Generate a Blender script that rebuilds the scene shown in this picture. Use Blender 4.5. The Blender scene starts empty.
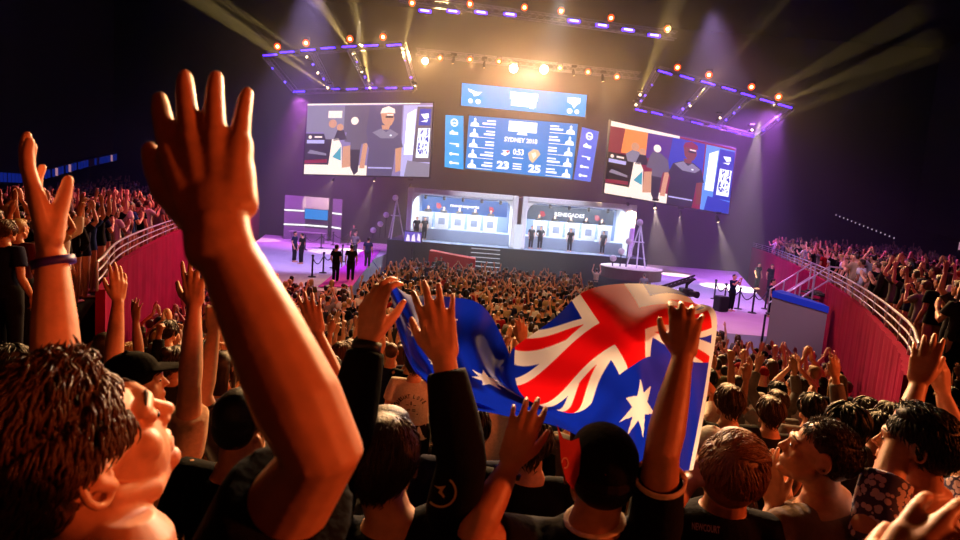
import bpy, bmesh, math, random
import numpy as np
from mathutils import Vector, Matrix
random.seed(11); np.random.seed(11)
SC = bpy.context.scene
COL = SC.collection
PI = math.pi
def V(*a): return Vector(a)

# ------------------------------------------------------------------ camera
FPX = 560.0; CAMZ = 5.1
_p = math.atan(62.0/FPX); _a = math.radians(4.5)
_f = V(0, math.cos(_p), -math.sin(_p)); _r0 = V(1,0,0); _u0 = _r0.cross(_f)
CR = _r0*math.cos(_a) + _u0*math.sin(_a); CU = _u0*math.cos(_a) - _r0*math.sin(_a); CF = _f
CAM = V(0,0,CAMZ)
cd = bpy.data.cameras.new('camera'); co = bpy.data.objects.new('camera', cd); COL.objects.link(co)
cd.sensor_width = 36; cd.lens = 36*FPX/960; cd.clip_start = 0.05; cd.clip_end = 300
M = Matrix((CR, CU, -CF)).transposed().to_4x4(); M.translation = CAM; co.matrix_world = M
cd.dof.use_dof = True; cd.dof.focus_distance = 14.0; cd.dof.aperture_fstop = 6.5
SC.camera = co
def P(px, py, d):                     # point at depth d (metres along the view axis)
    return CAM + CF*d + CR*((px-480)*d/FPX) + CU*((270-py)*d/FPX)
def PY(px, py, Y):                    # point on the vertical plane y = Y
    r = CF + CR*((px-480)/FPX) + CU*((270-py)/FPX)
    return CAM + r*(Y/r.y)
def PZ(px, py, z):
    r = CF + CR*((px-480)/FPX) + CU*((270-py)/FPX)
    return CAM + r*((z-CAMZ)/r.z)
def proj(p):
    q = Vector(p)-CAM; d = q.dot(CF)
    if d < .05: return None
    return (480+FPX*q.dot(CR)/d, 270-FPX*q.dot(CU)/d, d)
def W(x, y, z=0): return (CR*x + CU*y - CF*z)      # image-right, image-up, toward camera
def WN(x, y, z=0): return W(x,y,z).normalized()

# ------------------------------------------------------------------ materials
def lin(h):
    h = h.lstrip('#'); c = [int(h[i:i+2],16)/255 for i in (0,2,4)]
    return tuple(x/12.92 if x <= .04045 else ((x+.055)/1.055)**2.4 for x in c)+(1,)
MATS = {}
def mat(name, col, rough=.6, metal=0, noise=0, scale=30, bump=0, sheen=0, spec=.5):
    if name in MATS: return MATS[name]
    m = bpy.data.materials.new(name); m.use_nodes = True; nt = m.node_tree; b = nt.nodes['Principled BSDF']
    c = lin(col) if isinstance(col, str) else tuple(col)+(1,)
    b.inputs['Base Color'].default_value = c; b.inputs['Roughness'].default_value = rough; b.inputs['Metallic'].default_value = metal
    b.inputs['Specular IOR Level'].default_value = spec
    if noise or bump:
        tc = nt.nodes.new('ShaderNodeTexCoord'); n = nt.nodes.new('ShaderNodeTexNoise')
        n.inputs['Scale'].default_value = scale; n.inputs['Detail'].default_value = 4
        nt.links.new(tc.outputs['Object'], n.inputs['Vector'])
        if noise:
            r = nt.nodes.new('ShaderNodeValToRGB')
            r.color_ramp.elements[0].position = .3; r.color_ramp.elements[1].position = .7
            r.color_ramp.elements[0].color = tuple(x*(1-noise) for x in c[:3])+(1,)
            r.color_ramp.elements[1].color = tuple(min(1,x*(1+noise)) for x in c[:3])+(1,)
            nt.links.new(n.outputs['Fac'], r.inputs['Fac']); nt.links.new(r.outputs['Color'], b.inputs['Base Color'])
        if bump:
            k = nt.nodes.new('ShaderNodeBump'); k.inputs['Strength'].default_value = bump; k.inputs['Distance'].default_value = .01
            nt.links.new(n.outputs['Fac'], k.inputs['Height']); nt.links.new(k.outputs['Normal'], b.inputs['Normal'])
    MATS[name] = m; return m
def mat_em(name, col, strength=1.0, light=False):
    if name in MATS: return MATS[name]
    m = bpy.data.materials.new(name); m.use_nodes = True; nt = m.node_tree
    nt.nodes.remove(nt.nodes['Principled BSDF']); e = nt.nodes.new('ShaderNodeEmission')
    e.inputs['Color'].default_value = lin(col); e.inputs['Strength'].default_value = strength
    nt.links.new(e.outputs[0], nt.nodes['Material Output'].inputs['Surface'])
    if not light: m.cycles.emission_sampling = 'NONE'
    MATS[name] = m; return m

# ------------------------------------------------------------------ objects
def setp(o, label=None, cat=None, group=None, kind=None):
    if label: o['label'] = label
    if cat: o['category'] = cat
    if group: o['group'] = group
    if kind: o['kind'] = kind
    return o
def empty(name, loc, label=None, cat=None, group=None, rotz=0):
    o = bpy.data.objects.new(name, None); COL.objects.link(o); o.location = loc; o.rotation_euler = (0,0,rotz)
    o.empty_display_size = .1
    return setp(o, label, cat, group)
def mesh_of(name, bm, smooth=True, recalc=True):
    if recalc: bmesh.ops.recalc_face_normals(bm, faces=bm.faces[:])
    me = bpy.data.meshes.new(name); bm.to_mesh(me); bm.free()
    if smooth: me.polygons.foreach_set('use_smooth', [True]*len(me.polygons))
    return me
def link(name, me, mats, parent=None, loc=None):
    """links a mesh whose vertices are in world space; its origin goes to loc (or the parent's origin)."""
    o = bpy.data.objects.new(name, me); COL.objects.link(o)
    for m in (mats if isinstance(mats,(list,tuple)) else [mats]): me.materials.append(m)
    if parent is not None:
        o.parent = parent
        me.transform(Matrix.Translation(-WL(parent)))
    elif loc is not None:
        me.transform(Matrix.Translation(-Vector(loc))); o.location = loc
    return o
def WL(o):
    v = Vector(o.location)
    while o.parent is not None:
        o = o.parent; v = v + Vector(o.location)
    return v
def obj(name, bm, mats, parent=None, loc=None, smooth=False):
    return link(name, mesh_of(name, bm, smooth), mats, parent, loc)
def box(bm, c, s, R=None, bev=0):
    g = bmesh.ops.create_cube(bm, size=1)['verts']
    for v in g:
        q = Vector((v.co.x*s[0], v.co.y*s[1], v.co.z*s[2]))
        v.co = Vector(c) + (R @ q if R else q)
    if bev:
        es = set(e for v in g for e in v.link_edges)
        bmesh.ops.bevel(bm, geom=list(es), offset=bev, segments=2, profile=.5, affect='EDGES')
def hexa(bm, b4, t4):
    vs = [bm.verts.new(p) for p in b4]+[bm.verts.new(p) for p in t4]
    bm.faces.new(vs[:4][::-1]); bm.faces.new(vs[4:])
    for i in range(4): bm.faces.new((vs[i],vs[(i+1)%4],vs[4+(i+1)%4],vs[4+i]))
def frame_of(d, side=None):
    d = d.normalized()
    if side is None: side = V(0,0,1) if abs(d.z) < .9 else V(1,0,0)
    s = side - d*side.dot(d)
    if s.length < 1e-5: s = d.orthogonal()
    s.normalize(); return s, d.cross(s)
def tube(bm, pts, rad, seg=12, side=None, caps=(1,1), closed=False):
    pts = [Vector(p) for p in pts]; n = len(pts)
    rad = [(r,r) if not isinstance(r,(tuple,list)) else r for r in (rad if isinstance(rad,(list,tuple)) else [rad]*n)]
    rings = []
    def T(i):
        if closed: return pts[(i+1)%n]-pts[i-1]
        if i == 0: return pts[1]-pts[0]
        if i == n-1: return pts[-1]-pts[-2]
        return (pts[i+1]-pts[i]).normalized()+(pts[i]-pts[i-1]).normalized()
    sd = side
    def ring(c, s, t, a, b): return [bm.verts.new(c + s*(a*math.cos(2*PI*k/seg)) + t*(b*math.sin(2*PI*k/seg))) for k in range(seg)]
    for i in range(n):
        d = T(i).normalized(); s, t = frame_of(d, sd)
        if side is None: sd = s
        a, b = rad[i]
        if i == 0 and caps[0] == 1 and not closed:
            m = min(a,b)
            for o, k in ((.85,.5),(.5,.87)): rings.append(ring(pts[0]-d*m*o, s, t, a*k, b*k))
        rings.append(ring(pts[i], s, t, a, b))
        if i == n-1 and caps[1] == 1 and not closed:
            m = min(a,b)
            for o, k in ((.5,.87),(.85,.5)): rings.append(ring(pts[-1]+d*m*o, s, t, a*k, b*k))
    for i in range(len(rings)-1):
        A, B = rings[i], rings[i+1]
        for k in range(seg): bm.faces.new((A[k],A[(k+1)%seg],B[(k+1)%seg],B[k]))
    if closed:
        A, B = rings[-1], rings[0]
        for k in range(seg): bm.faces.new((A[k],A[(k+1)%seg],B[(k+1)%seg],B[k]))
    else:
        bm.faces.new(rings[0][::-1]); bm.faces.new(rings[-1])
def ell(bm, c, r, R=None, u=20, v=12):
    S = Matrix.Diagonal((r[0],r[1],r[2],1))
    Mx = Matrix.Translation(Vector(c)) @ (R.to_4x4() if R else Matrix()) @ S
    bmesh.ops.create_uvsphere(bm, u_segments=u, v_segments=v, radius=1, matrix=Mx)
def evaluated(me, mods):
    o = bpy.data.objects.new('tmp', me); COL.objects.link(o)
    for t, kw in mods:
        m = o.modifiers.new(t, t)
        for k, x in kw.items(): setattr(m, k, x)
    dg = bpy.context.evaluated_depsgraph_get(); dg.update()
    r = bpy.data.meshes.new_from_object(o.evaluated_get(dg))
    bpy.data.objects.remove(o); return r
def fuse(bm, voxel, smooth=4, name='m', dec=None):
    me = mesh_of('t', bm, False)
    mods = [('REMESH', dict(mode='VOXEL', voxel_size=voxel))]
    if smooth: mods.append(('SMOOTH', dict(factor=.5, iterations=smooth)))
    if dec: mods.append(('DECIMATE', dict(ratio=dec)))
    r = evaluated(me, mods); r.name = name
    r.polygons.foreach_set('use_smooth', [True]*len(r.polygons)); return r
def decimated(me, target):
    ratio = min(1, target/max(1,len(me.polygons)*2))
    r = evaluated(me.copy(), [('DECIMATE', dict(ratio=ratio))])
    r.polygons.foreach_set('use_smooth', [True]*len(r.polygons)); return r
def text_mesh(s, bold=0.0):
    c = bpy.data.curves.new('t', 'FONT'); c.body = s; c.size = 1; c.offset = bold; c.resolution_u = 2
    o = bpy.data.objects.new('t', c); COL.objects.link(o)
    dg = bpy.context.evaluated_depsgraph_get(); dg.update()
    me = bpy.data.meshes.new_from_object(o.evaluated_get(dg)); bpy.data.objects.remove(o)
    return me
def put_text(bm, s, fn, x0, y0, x1, y1, bold=.0, mi=0):
    """adds flat lettering filling the box x0..x1, y0..y1 of the surface map fn(u,v)."""
    me = text_mesh(s, bold)
    if not len(me.vertices): return
    xs = [v.co.x for v in me.vertices]; ys = [v.co.y for v in me.vertices]
    a, b, c, d = min(xs), max(xs), min(ys), max(ys)
    vs = [bm.verts.new(fn(x0+(v.co.x-a)/(b-a)*(x1-x0), y0+(v.co.y-c)/(d-c)*(y1-y0))) for v in me.vertices]
    for p in me.polygons:
        try:
            f = bm.faces.new([vs[i] for i in p.vertices]); f.material_index = mi
        except ValueError: pass
def poly(bm, pts, fn, mi=0):
    f = bm.faces.new([bm.verts.new(fn(*p)) for p in pts]); f.material_index = mi

# ------------------------------------------------------------------ human bodies
def hand_parts(bm, Wp, F, B, right, s=1.0, curl=(10,10,10,10), spread=1.0, thumb=(25,10), seg=10):
    F = F.normalized(); B = (B - F*B.dot(F)).normalized(); X = B.cross(F) if right else F.cross(B)
    def L(x,y,z): return Wp + (X*x + F*y + B*z)*s
    kn = [(.0315,.090,0),(.0105,.096,.003),(-.011,.091,.002),(-.031,.080,-.002)]
    ln = [(.043,.026,.021),(.048,.030,.022),(.044,.028,.022),(.034,.021,.019)]
    rr = [(.0112,.0102,.0094,.0078),(.0114,.0104,.0096,.0078),(.0110,.010,.0092,.0076),(.0098,.0088,.0082,.007)]
    sp = [7,1.5,-4,-11]
    tube(bm, [L(0,-.03,0),L(0,.004,0),L(0,.025,0)], [(.029*s,.021*s),(.0285*s,.020*s),(.032*s,.018*s)], seg=14, side=X)
    for i in range(4):
        k = kn[i]
        tube(bm, [L(k[0]*.55,.012,0), L(*k)], [.0155*s,.0132*s], seg=seg)
        a = math.radians(sp[i]*spread); d2 = V(math.sin(a), math.cos(a), 0)
        c = curl[i]; c = c if isinstance(c,(tuple,list)) else (c, c*1.1, c*.8)
        pt = Vector(k); pts = [L(*pt)]; ang = 0
        for j in range(3):
            ang += math.radians(c[j])
            pt = pt + (d2*math.cos(ang) + V(0,0,-1)*math.sin(ang))*ln[i][j]
            pts.append(L(*pt))
        tube(bm, pts, [x*s for x in rr[i]], seg=seg)
    # web between the knuckles and fleshy thumb base
    tube(bm, [L(.028,.070,-.002),L(-.026,.062,-.003)], [.0125*s,.0115*s], seg=seg)
    tube(bm, [L(-.024,.012,-.004),L(-.028,.055,-.004)], [.014*s,.013*s], seg=seg)
    a = math.radians(thumb[0]); b = math.radians(thumb[1])
    p0 = V(.020,.016,-.006); d = V(math.sin(a)*math.cos(b), math.cos(a), -math.sin(b)).normalized()
    p1 = p0 + d*.046
    a2 = math.radians(thumb[0]*.55); d2 = V(math.sin(a2)*math.cos(b), math.cos(a2), -math.sin(b)*1.2).normalized()
    p2 = p1 + d2*.034; a3 = math.radians(thumb[0]*.3); p3 = p2 + V(math.sin(a3), math.cos(a3), -math.sin(b)).normalized()*.026
    tube(bm, [L(*p0),L(*p1),L(*p2),L(*p3)], [.0175*s,.0138*s,.0112*s,.0088*s], seg=seg)
    tube(bm, [L(.012,.03,-.004),L(*p1)], [.016*s,.011*s], seg=seg)
def head_parts(bm, C, R, s=1.0, N=None):
    def L(x,y,z): return C + R @ (V(x,y,z)*s)
    def E(c, r): ell(bm, L(*c), [x*s for x in r], R)
    E((0,-.012,.032),(.076,.096,.088)); E((0,.03,-.035),(.059,.064,.083)); E((0,.074,-.1),(.021,.02,.016)); E((0,.012,-.07),(.056,.058,.042))
    tube(bm, [L(-.058,-.005,-.045),L(-.046,.03,-.085),L(0,.066,-.104),L(.046,.03,-.085),L(.058,-.005,-.045)], [.016*s,.019*s,.02*s,.019*s,.016*s])
    tube(bm, [L(0,.088,.016),L(0,.099,-.01),L(0,.109,-.03)], [.0075*s,.0085*s,.0112*s])
    for k in (-1,1):
        E((k*.011,.096,-.035),(.0085,.01,.0075)); E((k*.04,.056,-.028),(.021,.022,.024)); E((k*.031,.081,.001),(.0145,.011,.0105))
        ec = V(k*.083,-.012,.004); dv = V(k*.46,-.89,0)
        tube(bm, [L(*(ec+dv*(.019*math.cos(t))+V(0,.10,1)*((.032 if math.sin(t)>0 else .030)*math.sin(t)))) for t in [2*PI*i/14 for i in range(14)]], .0058*s, seg=8, closed=True)
        tube(bm, [L(*(ec-dv*.012+V(0,0,-.02))),L(*(ec+V(-k*.004,0,0))),L(*(ec-dv*.006+V(0,0,.02)))], [.009*s,.012*s,.009*s], seg=8)
    tube(bm, [L(-.045,.076,.021),L(-.02,.09,.02),L(.02,.09,.02),L(.045,.076,.021)], [.01*s,.012*s,.012*s,.01*s])
    tube(bm, [L(-.02,.085,-.064),L(0,.094,-.063),L(.02,.085,-.064)], [.0045*s,.006*s,.0045*s], seg=8)
    tube(bm, [L(-.018,.083,-.077),L(0,.092,-.077),L(.018,.083,-.077)], [.0045*s,.0066*s,.0045*s], seg=8)
    if N is not None:
        tube(bm, [N+V(0,0,-.06)*s, N, L(0,-.025,-.055), L(0,-.02,-.02)], [(.075*s,.062*s),(.06*s,.058*s),(.056*s,.06*s),(.056*s,.06*s)], side=R@V(1,0,0), seg=16)
def torso_rings(J, g=0.0):
    N, PE = J['N'], J['PEL']; r = (J['SR']-J['SL']); k = r.length/.37; r.normalize()
    up = (N-PE); r = (r - up*(r.dot(up)/up.length_squared)).normalized()
    prof = [(-.10,.155,.105),(0,.172,.122),(.2,.158,.112),(.38,.148,.105),(.58,.158,.116),(.74,.172,.124),(.86,.17,.11),(.94,.135,.088),(1.0,.078,.068)]
    return r, [(PE+up*t, (a*k+g, b*min(k,1.1)+g)) for t,a,b in prof]
def arm_chain(J, S):
    Sh, E, Wr = J['S'+S], J['E'+S], J['W'+S]
    k = J.get('k',1.0)
    pts = [Sh, Sh.lerp(E,.3), Sh.lerp(E,.65), E, E.lerp(Wr,.22), E.lerp(Wr,.55), E.lerp(Wr,.85), Wr]
    return pts, [x*k for x in (.056,.052,.046,.040,.043,.038,.030,.0265)]
def body_bm(J, hands=True, legs=True):
    bm = bmesh.new(); k = J.get('k',1.0)
    r, rings = torso_rings(J)
    tube(bm, [c for c,_ in rings], [x for _,x in rings], seg=20, side=r)
    for S in 'LR':
        inn = J['S'+S].lerp(J['N'], .45)
        tube(bm, [inn+V(0,0,-.03), J['S'+S]], [.058*k,.058*k])
        pts, rad = arm_chain(J, S); tube(bm, pts, rad, seg=14)
        h = J['hand'+S]
        if hands: hand_parts(bm, J['W'+S]+h['F'].normalized()*.012, h['F'], h['B'], S=='R', k*J.get('hs',1.0), h.get('curl',(12,12,12,12)), h.get('spread',1), h.get('thumb',(28,12)))
        else: tube(bm, [J['W'+S], J['W'+S]+h['F'].normalized()*.15*k], [(.03*k,.02*k),(.036*k,.014*k)])
    head_parts(bm, J['HC'], J['HR'], k*J.get('heads',1.0), J['N'])
    if legs:
        for S, sg in (('L',-1),('R',1)):
            hp = J['PEL'] + r*(.09*sg*k); kn, an = J['K'+S], J['A'+S]
            tube(bm, [hp, hp.lerp(kn,.4), kn, kn.lerp(an,.3), an], [x*k for x in (.092,.082,.058,.057,.04)], seg=14)
            fw = V(0,0,1).cross(r)
            tube(bm, [an+V(0,0,-.045)-fw*.04, an+V(0,0,-.05)+fw*.16], [(.042*k,.035*k),(.046*k,.025*k)], side=r)
    return bm
def shirt_bm(J, sleeve=.55, g=.014, hem=-.12, collar=True):
    """sleeve: 0..1 along the upper arm, 1..2 along the forearm"""
    bm = bmesh.new(); r, rings = torso_rings(J, g); N, PE = J['N'], J['PEL']; up = N-PE; k = J.get('k',1.0)
    rr = [(PE+up*hem, (rings[1][1][0]+.004, rings[1][1][1]+.004))] + rings[1:-1] + [(N-up.normalized()*.005, (.082*k+g*.3,.074*k+g*.3))]
    tube(bm, [c for c,_ in rr], [x for _,x in rr], seg=24, side=r, caps=(0,0))
    for S in 'LR':
        pts, rad = arm_chain(J, S); inn = J['S'+S].lerp(N, .5)
        ch = [inn+V(0,0,-.03)]; ra = [.066*k]
        Sh, E, Wr = J['S'+S], J['E'+S], J['W'+S]
        def at(t): return Sh.lerp(E,t) if t <= 1 else E.lerp(Wr,t-1)
        def rad_at(t): return float(np.interp(t,[0,.3,.65,1,1.22,1.55,1.85,2],[.056,.052,.046,.040,.043,.038,.030,.0265]))*k
        ts = [t for t in (0,.25,.5,.75,1,1.25,1.5,1.75) if t < sleeve-.05]+[sleeve]
        loose = J.get('loose',.012) if sleeve <= 1 else .004
        for t in ts: ch.append(at(t)); ra.append(rad_at(t)+g+loose*min(1,t/max(.1,sleeve))*(1 if t>0 else .5))
        tube(bm, ch, ra, seg=16, caps=(1,0))
    return bm
def trousers_bm(J, g=.016):
    bm = bmesh.new(); r, _ = torso_rings(J); k = J.get('k',1.0); PE = J['PEL']; up = (J['N']-PE).normalized()
    tube(bm, [PE-up*.06, PE, PE+up*.1], [(.16*k+g,.11*k+g),(.172*k+g,.122*k+g),(.162*k+g,.114*k+g)], seg=20, side=r, caps=(1,0))
    for S, sg in (('L',-1),('R',1)):
        hp = PE + r*(.09*sg*k); kn, an = J['K'+S], J['A'+S]
        tube(bm, [hp, hp.lerp(kn,.4), kn, kn.lerp(an,.3), an.lerp(kn,.06)], [x*k+g for x in (.09,.082,.06,.058,.048)], seg=14, caps=(1,0))
    return bm
def hair_bm(C, R, s=1.0, style='short'):
    bm = bmesh.new()
    def L(x,y,z): return C + R @ (V(x,y,z)*s)
    def E(c, r): ell(bm, L(*c), [x*s for x in r], R)
    if style in ('short','long','bun'):
        E((0,-.024,.046),(.084,.099,.088)); E((0,-.058,-.002),(.074,.056,.07)); E((0,.03,.098),(.06,.05,.034))
    if style == 'crop':
        E((0,-.022,.042),(.081,.096,.084)); E((0,-.056,.0),(.07,.05,.056))
    if style == 'long':
        tube(bm, [L(0,-.06,.03),L(0,-.085,-.08),L(0,-.09,-.2),L(0,-.085,-.27)], [(.085*s,.05*s),(.092*s,.042*s),(.085*s,.036*s),(.05*s,.02*s)], side=R@V(1,0,0))
        for k in (-1,1): tube(bm, [L(k*.07,-.01,.05),L(k*.082,.0,-.05),L(k*.085,.0,-.17)], [.026*s,.024*s,.014*s])
    if style == 'bun':
        E((0,-.11,.11),(.04,.04,.038))
    if style == 'cap':
        E((0,-.012,.05),(.085,.106,.086)); tube(bm, [L(0,.07,.05),L(0,.165,.036)], [(.075*s,.012*s),(.055*s,.006*s)], side=R@V(1,0,0))
        ell(bm, L(0,-.012,.137), (.009*s,)*3)
    return bm
def strands(bm, C, R, s, n, ln, wid, flow, keep, lift=.012, rnd=None):
    """tapered locks that follow the scalp; flow(p,normal)->direction, keep(p)->bool in head space"""
    rnd = rnd or random.Random(3); c0 = V(0,-.02,.04); rad = V(.084,.1,.087)
    i = 0; tries = 0
    while i < n and tries < n*20:
        tries += 1
        u = V(rnd.gauss(0,1),rnd.gauss(0,1),rnd.gauss(0,1)).normalized()
        p = c0 + V(u.x*rad.x,u.y*rad.y,u.z*rad.z)
        if not keep(p): continue
        i += 1; pts = []; q = p.copy(); L = ln*rnd.uniform(.6,1.25)
        for j in range(5):
            nn = V((q.x-c0.x)/rad.x**2,(q.y-c0.y)/rad.y**2,(q.z-c0.z)/rad.z**2).normalized()
            pts.append(C + R @ ((q + nn*lift*(.4+.9*math.sin(j/4*PI*.8)))*s))
            d = flow(q, nn); d = (d + V(rnd.gauss(0,.16),rnd.gauss(0,.16),rnd.gauss(0,.16))); d = d - nn*d.dot(nn)*.75
            q = q + d.normalized()*(L/4)
        w = wid*rnd.uniform(.7,1.3)*s
        tube(bm, pts, [w*.8,w,w*.9,w*.6,w*.15], seg=5, caps=(0,0))
def look(yaw, pitch=0, roll=0):
    """head orientation; yaw 0 faces +Y, positive turns toward +X; pitch up positive (degrees)"""
    return (Matrix.Rotation(-math.radians(yaw),3,'Z') @ Matrix.Rotation(math.radians(pitch),3,'X') @ Matrix.Rotation(math.radians(roll),3,'Y'))
# ------------------------------------------------------------------ the arena shell
def spl(pts, n):
    """Catmull-Rom through 2-D points"""
    out = []; p = [Vector(q) for q in pts]; p = [p[0]*2-p[1]]+p+[p[-1]*2-p[-2]]
    for i in range(1, len(p)-2):
        for k in range(n):
            t = k/n; a,b,c,d = p[i-1],p[i],p[i+1],p[i+2]
            out.append(.5*((2*b)+(c-a)*t+(2*a-5*b+4*c-d)*t*t+(3*b-a-3*c+d)*t**3))
    out.append(p[-2]); return out
WALL_L = spl([(-2.4,1.6),(-3.7,4.5),(-5.4,8),(-7.5,12),(-10.9,20.4),(-14.2,30),(-17.5,40),(-20,50)], 6)
WALL_R = spl([(2.9,1.6),(3.9,4.0),(5.0,6.3),(6.4,8.4),(8.7,12.6),(11.2,17.7),(14.4,25),(17.7,33),(20.5,40),(24,50)], 6)
def wall_x(W_, y):
    return float(np.interp(y, [p[1] for p in W_], [p[0] for p in W_]))
def normals(Wp, sg):
    out = []
    for i in range(len(Wp)):
        t = (Wp[min(i+1,len(Wp)-1)]-Wp[max(i-1,0)]).normalized()
        out.append(V(t.y, -t.x)*sg if True else None)
    return out
NL, NR = normals(WALL_L,-1), normals(WALL_R,1)     # outward
def ground(y): return max(0.0, 3.0-.205*y)
STEP = .82
def row_z(y):
    if y > 14.6: return 0.0
    k = math.floor(y/STEP); return max(0.0, ground((k+.5)*STEP))
def wallstrip(bm, Wp, Nn, o0, o1, z0, z1, zo=None):
    """solid band following the wall from offset o0 to o1, z0..z1"""
    n = len(Wp); rows = []
    for i in range(n):
        p, m = Wp[i], Nn[i]
        a = p+m*o0; b = p+m*o1
        e0 = zo[i] if zo else 0; e1 = e0 if z1 < 15 else 0; e0 = e0 if z0 > 1 else 0
        rows.append([bm.verts.new((a.x,a.y,z0+e0)),bm.verts.new((b.x,b.y,z0+e0)),bm.verts.new((b.x,b.y,z1+e1)),bm.verts.new((a.x,a.y,z1+e1))])
    for i in range(n-1):
        for k in range(4): bm.faces.new((rows[i][k],rows[i+1][k],rows[i+1][(k+1)%4],rows[i][(k+1)%4]))
    bm.faces.new(rows[0]); bm.faces.new(rows[-1][::-1])

def rib_z(Wp, Nn, left):
    out = []
    for p, m in zip(Wp, Nn):
        q = p+m*11.4; px = 480+q.x/max(q.y,3)*560; hor = 208+.0787*(px-480)
        py = np.interp(px,[-300,35,80,150,260],[245,181,168,152,140]) if left else np.interp(px,[700,800,880,960,1300],[185,206,229,252,330])
        out.append(float(np.clip(CAMZ+(hor-py)*q.y/560, 4.4, 8.5))-6.3)
    return out
concrete = mat('dark_concrete', '#1b1618', .9, noise=.25, scale=3)
black = mat('black_paint', '#0b0a0c', .7)
darkmetal = mat('dark_metal', '#2a282c', .45, .7)
steel = mat('steel', '#9a98a0', .35, .9)
drape = mat('magenta_drape', '#8c0440', .95, noise=.15, scale=2, spec=.05)

bm = bmesh.new(); box(bm, (0,24,-.15), (90,80,.3)); setp(obj('floor', bm, concrete, loc=(0,24,0)), kind='structure')
bm = bmesh.new()
k = 0
while k*STEP < 14.6:
    y = (k+.5)*STEP; z = row_z(y)
    if z > .03: box(bm, ((WALL_L[0].x+0)*0, y, z/2-.005), (2*wall_x(WALL_R,y)+2 if False else 15, STEP, z-.01))
    k += 1
box(bm, (0,-1.2,1.49), (15,2.4,2.98))
setp(obj('terrace_floor', bm, concrete, loc=(0,6,0)), kind='structure')
for nm, Wp, Nn in (('wall_left',WALL_L,NL),('wall_right',WALL_R,NR)):
    bm = bmesh.new(); n = len(Wp); i_w = 12 if nm=='wall_left' else 13
    fine = []
    for i in range(i_w, n-1):                                   # pleated drape over the bowl wall
        for t in range(8):
            q = Wp[i].lerp(Wp[i+1], t/8); m = Nn[i].lerp(Nn[i+1], t/8); fine.append((q,m))
    fine.append((Wp[-1],Nn[-1]))
    A = []
    for i,(q,m) in enumerate(fine):
        o = .006*math.sin(i*1.9)+.01*math.sin(i*.7)
        a = q+m*o; b = q+m*.12
        A.append([bm.verts.new((a.x,a.y,0)),bm.verts.new((a.x,a.y,3.5)),bm.verts.new((b.x,b.y,3.5)),bm.verts.new((b.x,b.y,0))])
    for i in range(len(A)-1):
        for kk in range(3): bm.faces.new((A[i][kk],A[i+1][kk],A[i+1][kk+1],A[i][kk+1]))
    bm.faces.new(A[0]); bm.faces.new(A[-1][::-1])
    setp(obj(nm, bm, drape, loc=(Wp[0].x,Wp[0].y,0)), kind='structure')
    # terraces of the side stand
    bm = bmesh.new()
    for s in range(17): wallstrip(bm, Wp, Nn, .45+.64*s, .45+.64*(s+1), 0, 2.75+.072*s, [q_*s/20 for q_ in rib_z(Wp, Nn, nm=='wall_left')])
    setp(obj('terrace_floor', bm, concrete, loc=(Wp[0].x,Wp[0].y,0)), kind='structure')
    rz = rib_z(Wp, Nn, nm=='wall_left')
    bm = bmesh.new(); wallstrip(bm, Wp, Nn, 13.3, 13.7, 0, 6.3, rz); wallstrip(bm, Wp, Nn, 11.6, 13.7, 6.95, 20, rz)
    setp(obj('wall_'+('upper_left' if nm=='wall_left' else 'upper_right'), bm, mat('upper_tier','#0d0a0c',.9), loc=(Wp[0].x,Wp[0].y,0)), kind='structure')
    # railing on the wall
    side = 'beside the raised bare hand' if nm=='wall_left' else 'past the steel stair'
    root = empty('handrail', (Wp[0].x,Wp[0].y,3.5), f'curved steel handrail on top of the magenta wall {side}', 'railing')
    for z in (3.62,3.76,3.9):
        b2 = bmesh.new(); tube(b2, [V(p.x+m.x*.1,p.y+m.y*.1,z) for p,m in list(zip(Wp,Nn))[i_w:]], .016 if z<3.9 else .022, seg=8); obj('rail', b2, mat('rail_steel','#c9c4d2',.3,.6), root, smooth=True)
    for i in range(i_w,n,2):
        p, m = Wp[i], Nn[i]; b2 = bmesh.new(); tube(b2, [(p.x+m.x*.1,p.y+m.y*.1,3.49),(p.x+m.x*.1,p.y+m.y*.1,3.9)], .02, seg=8); obj('post', b2, MATS['rail_steel'], root, smooth=True)
    # ribbon board under the upper tier
    i0, i1 = (25,43) if nm=='wall_left' else (28,50)
    Wq, Nq, zq = Wp[i0:i1], Nn[i0:i1], rz[i0:i1]
    rb = empty('ribbon_board', (Wq[0].x+Nq[0].x*11.5,Wq[0].y+Nq[0].y*11.5,6.3), f'long blue and white ribbon board under the dark upper tier, {side}', 'sign')
    b2 = bmesh.new(); wallstrip(b2, Wq, Nq, 11.35, 11.59, 6.3, 6.94, zq); obj('housing', b2, black, rb)
    b2 = bmesh.new(); mi = 0; rr = random.Random(5)
    for i in range(len(Wq)-1):
        for t in range(4):
            z_ = zq[i]+(zq[i+1]-zq[i])*t/4; a = Wq[i].lerp(Wq[i+1],t/4)+Nq[i]*11.33; b = Wq[i].lerp(Wq[i+1],(t+.9)/4)+Nq[i]*11.33
            f = b2.faces.new([b2.verts.new(q) for q in ((a.x,a.y,6.36+z_),(b.x,b.y,6.36+z_),(b.x,b.y,6.88+z_),(a.x,a.y,6.88+z_))])
            f.material_index = rr.choice([0,0,0,1,2])
    obj('led_strip', b2, [mat_em('ribbon_blue','#142a9a',.5), mat_em('ribbon_white','#c890a8',.7), mat_em('ribbon_dim','#180a24',.5)], rb)
bm = bmesh.new(); box(bm, (0,53,11), (90,.6,23)); setp(obj('wall_back', bm, black, loc=(0,53,0)), kind='structure')
bm = bmesh.new(); box(bm, (0,24,23.2), (90,80,.4)); setp(obj('ceiling', bm, mat('ceiling_black','#08070a',.9), loc=(0,24,23)), kind='structure')
bm = bmesh.new(); box(bm, (0,-14,11), (90,.4,23)); setp(obj('wall_rear', bm, black, loc=(0,-14,0)), kind='structure')

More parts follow.
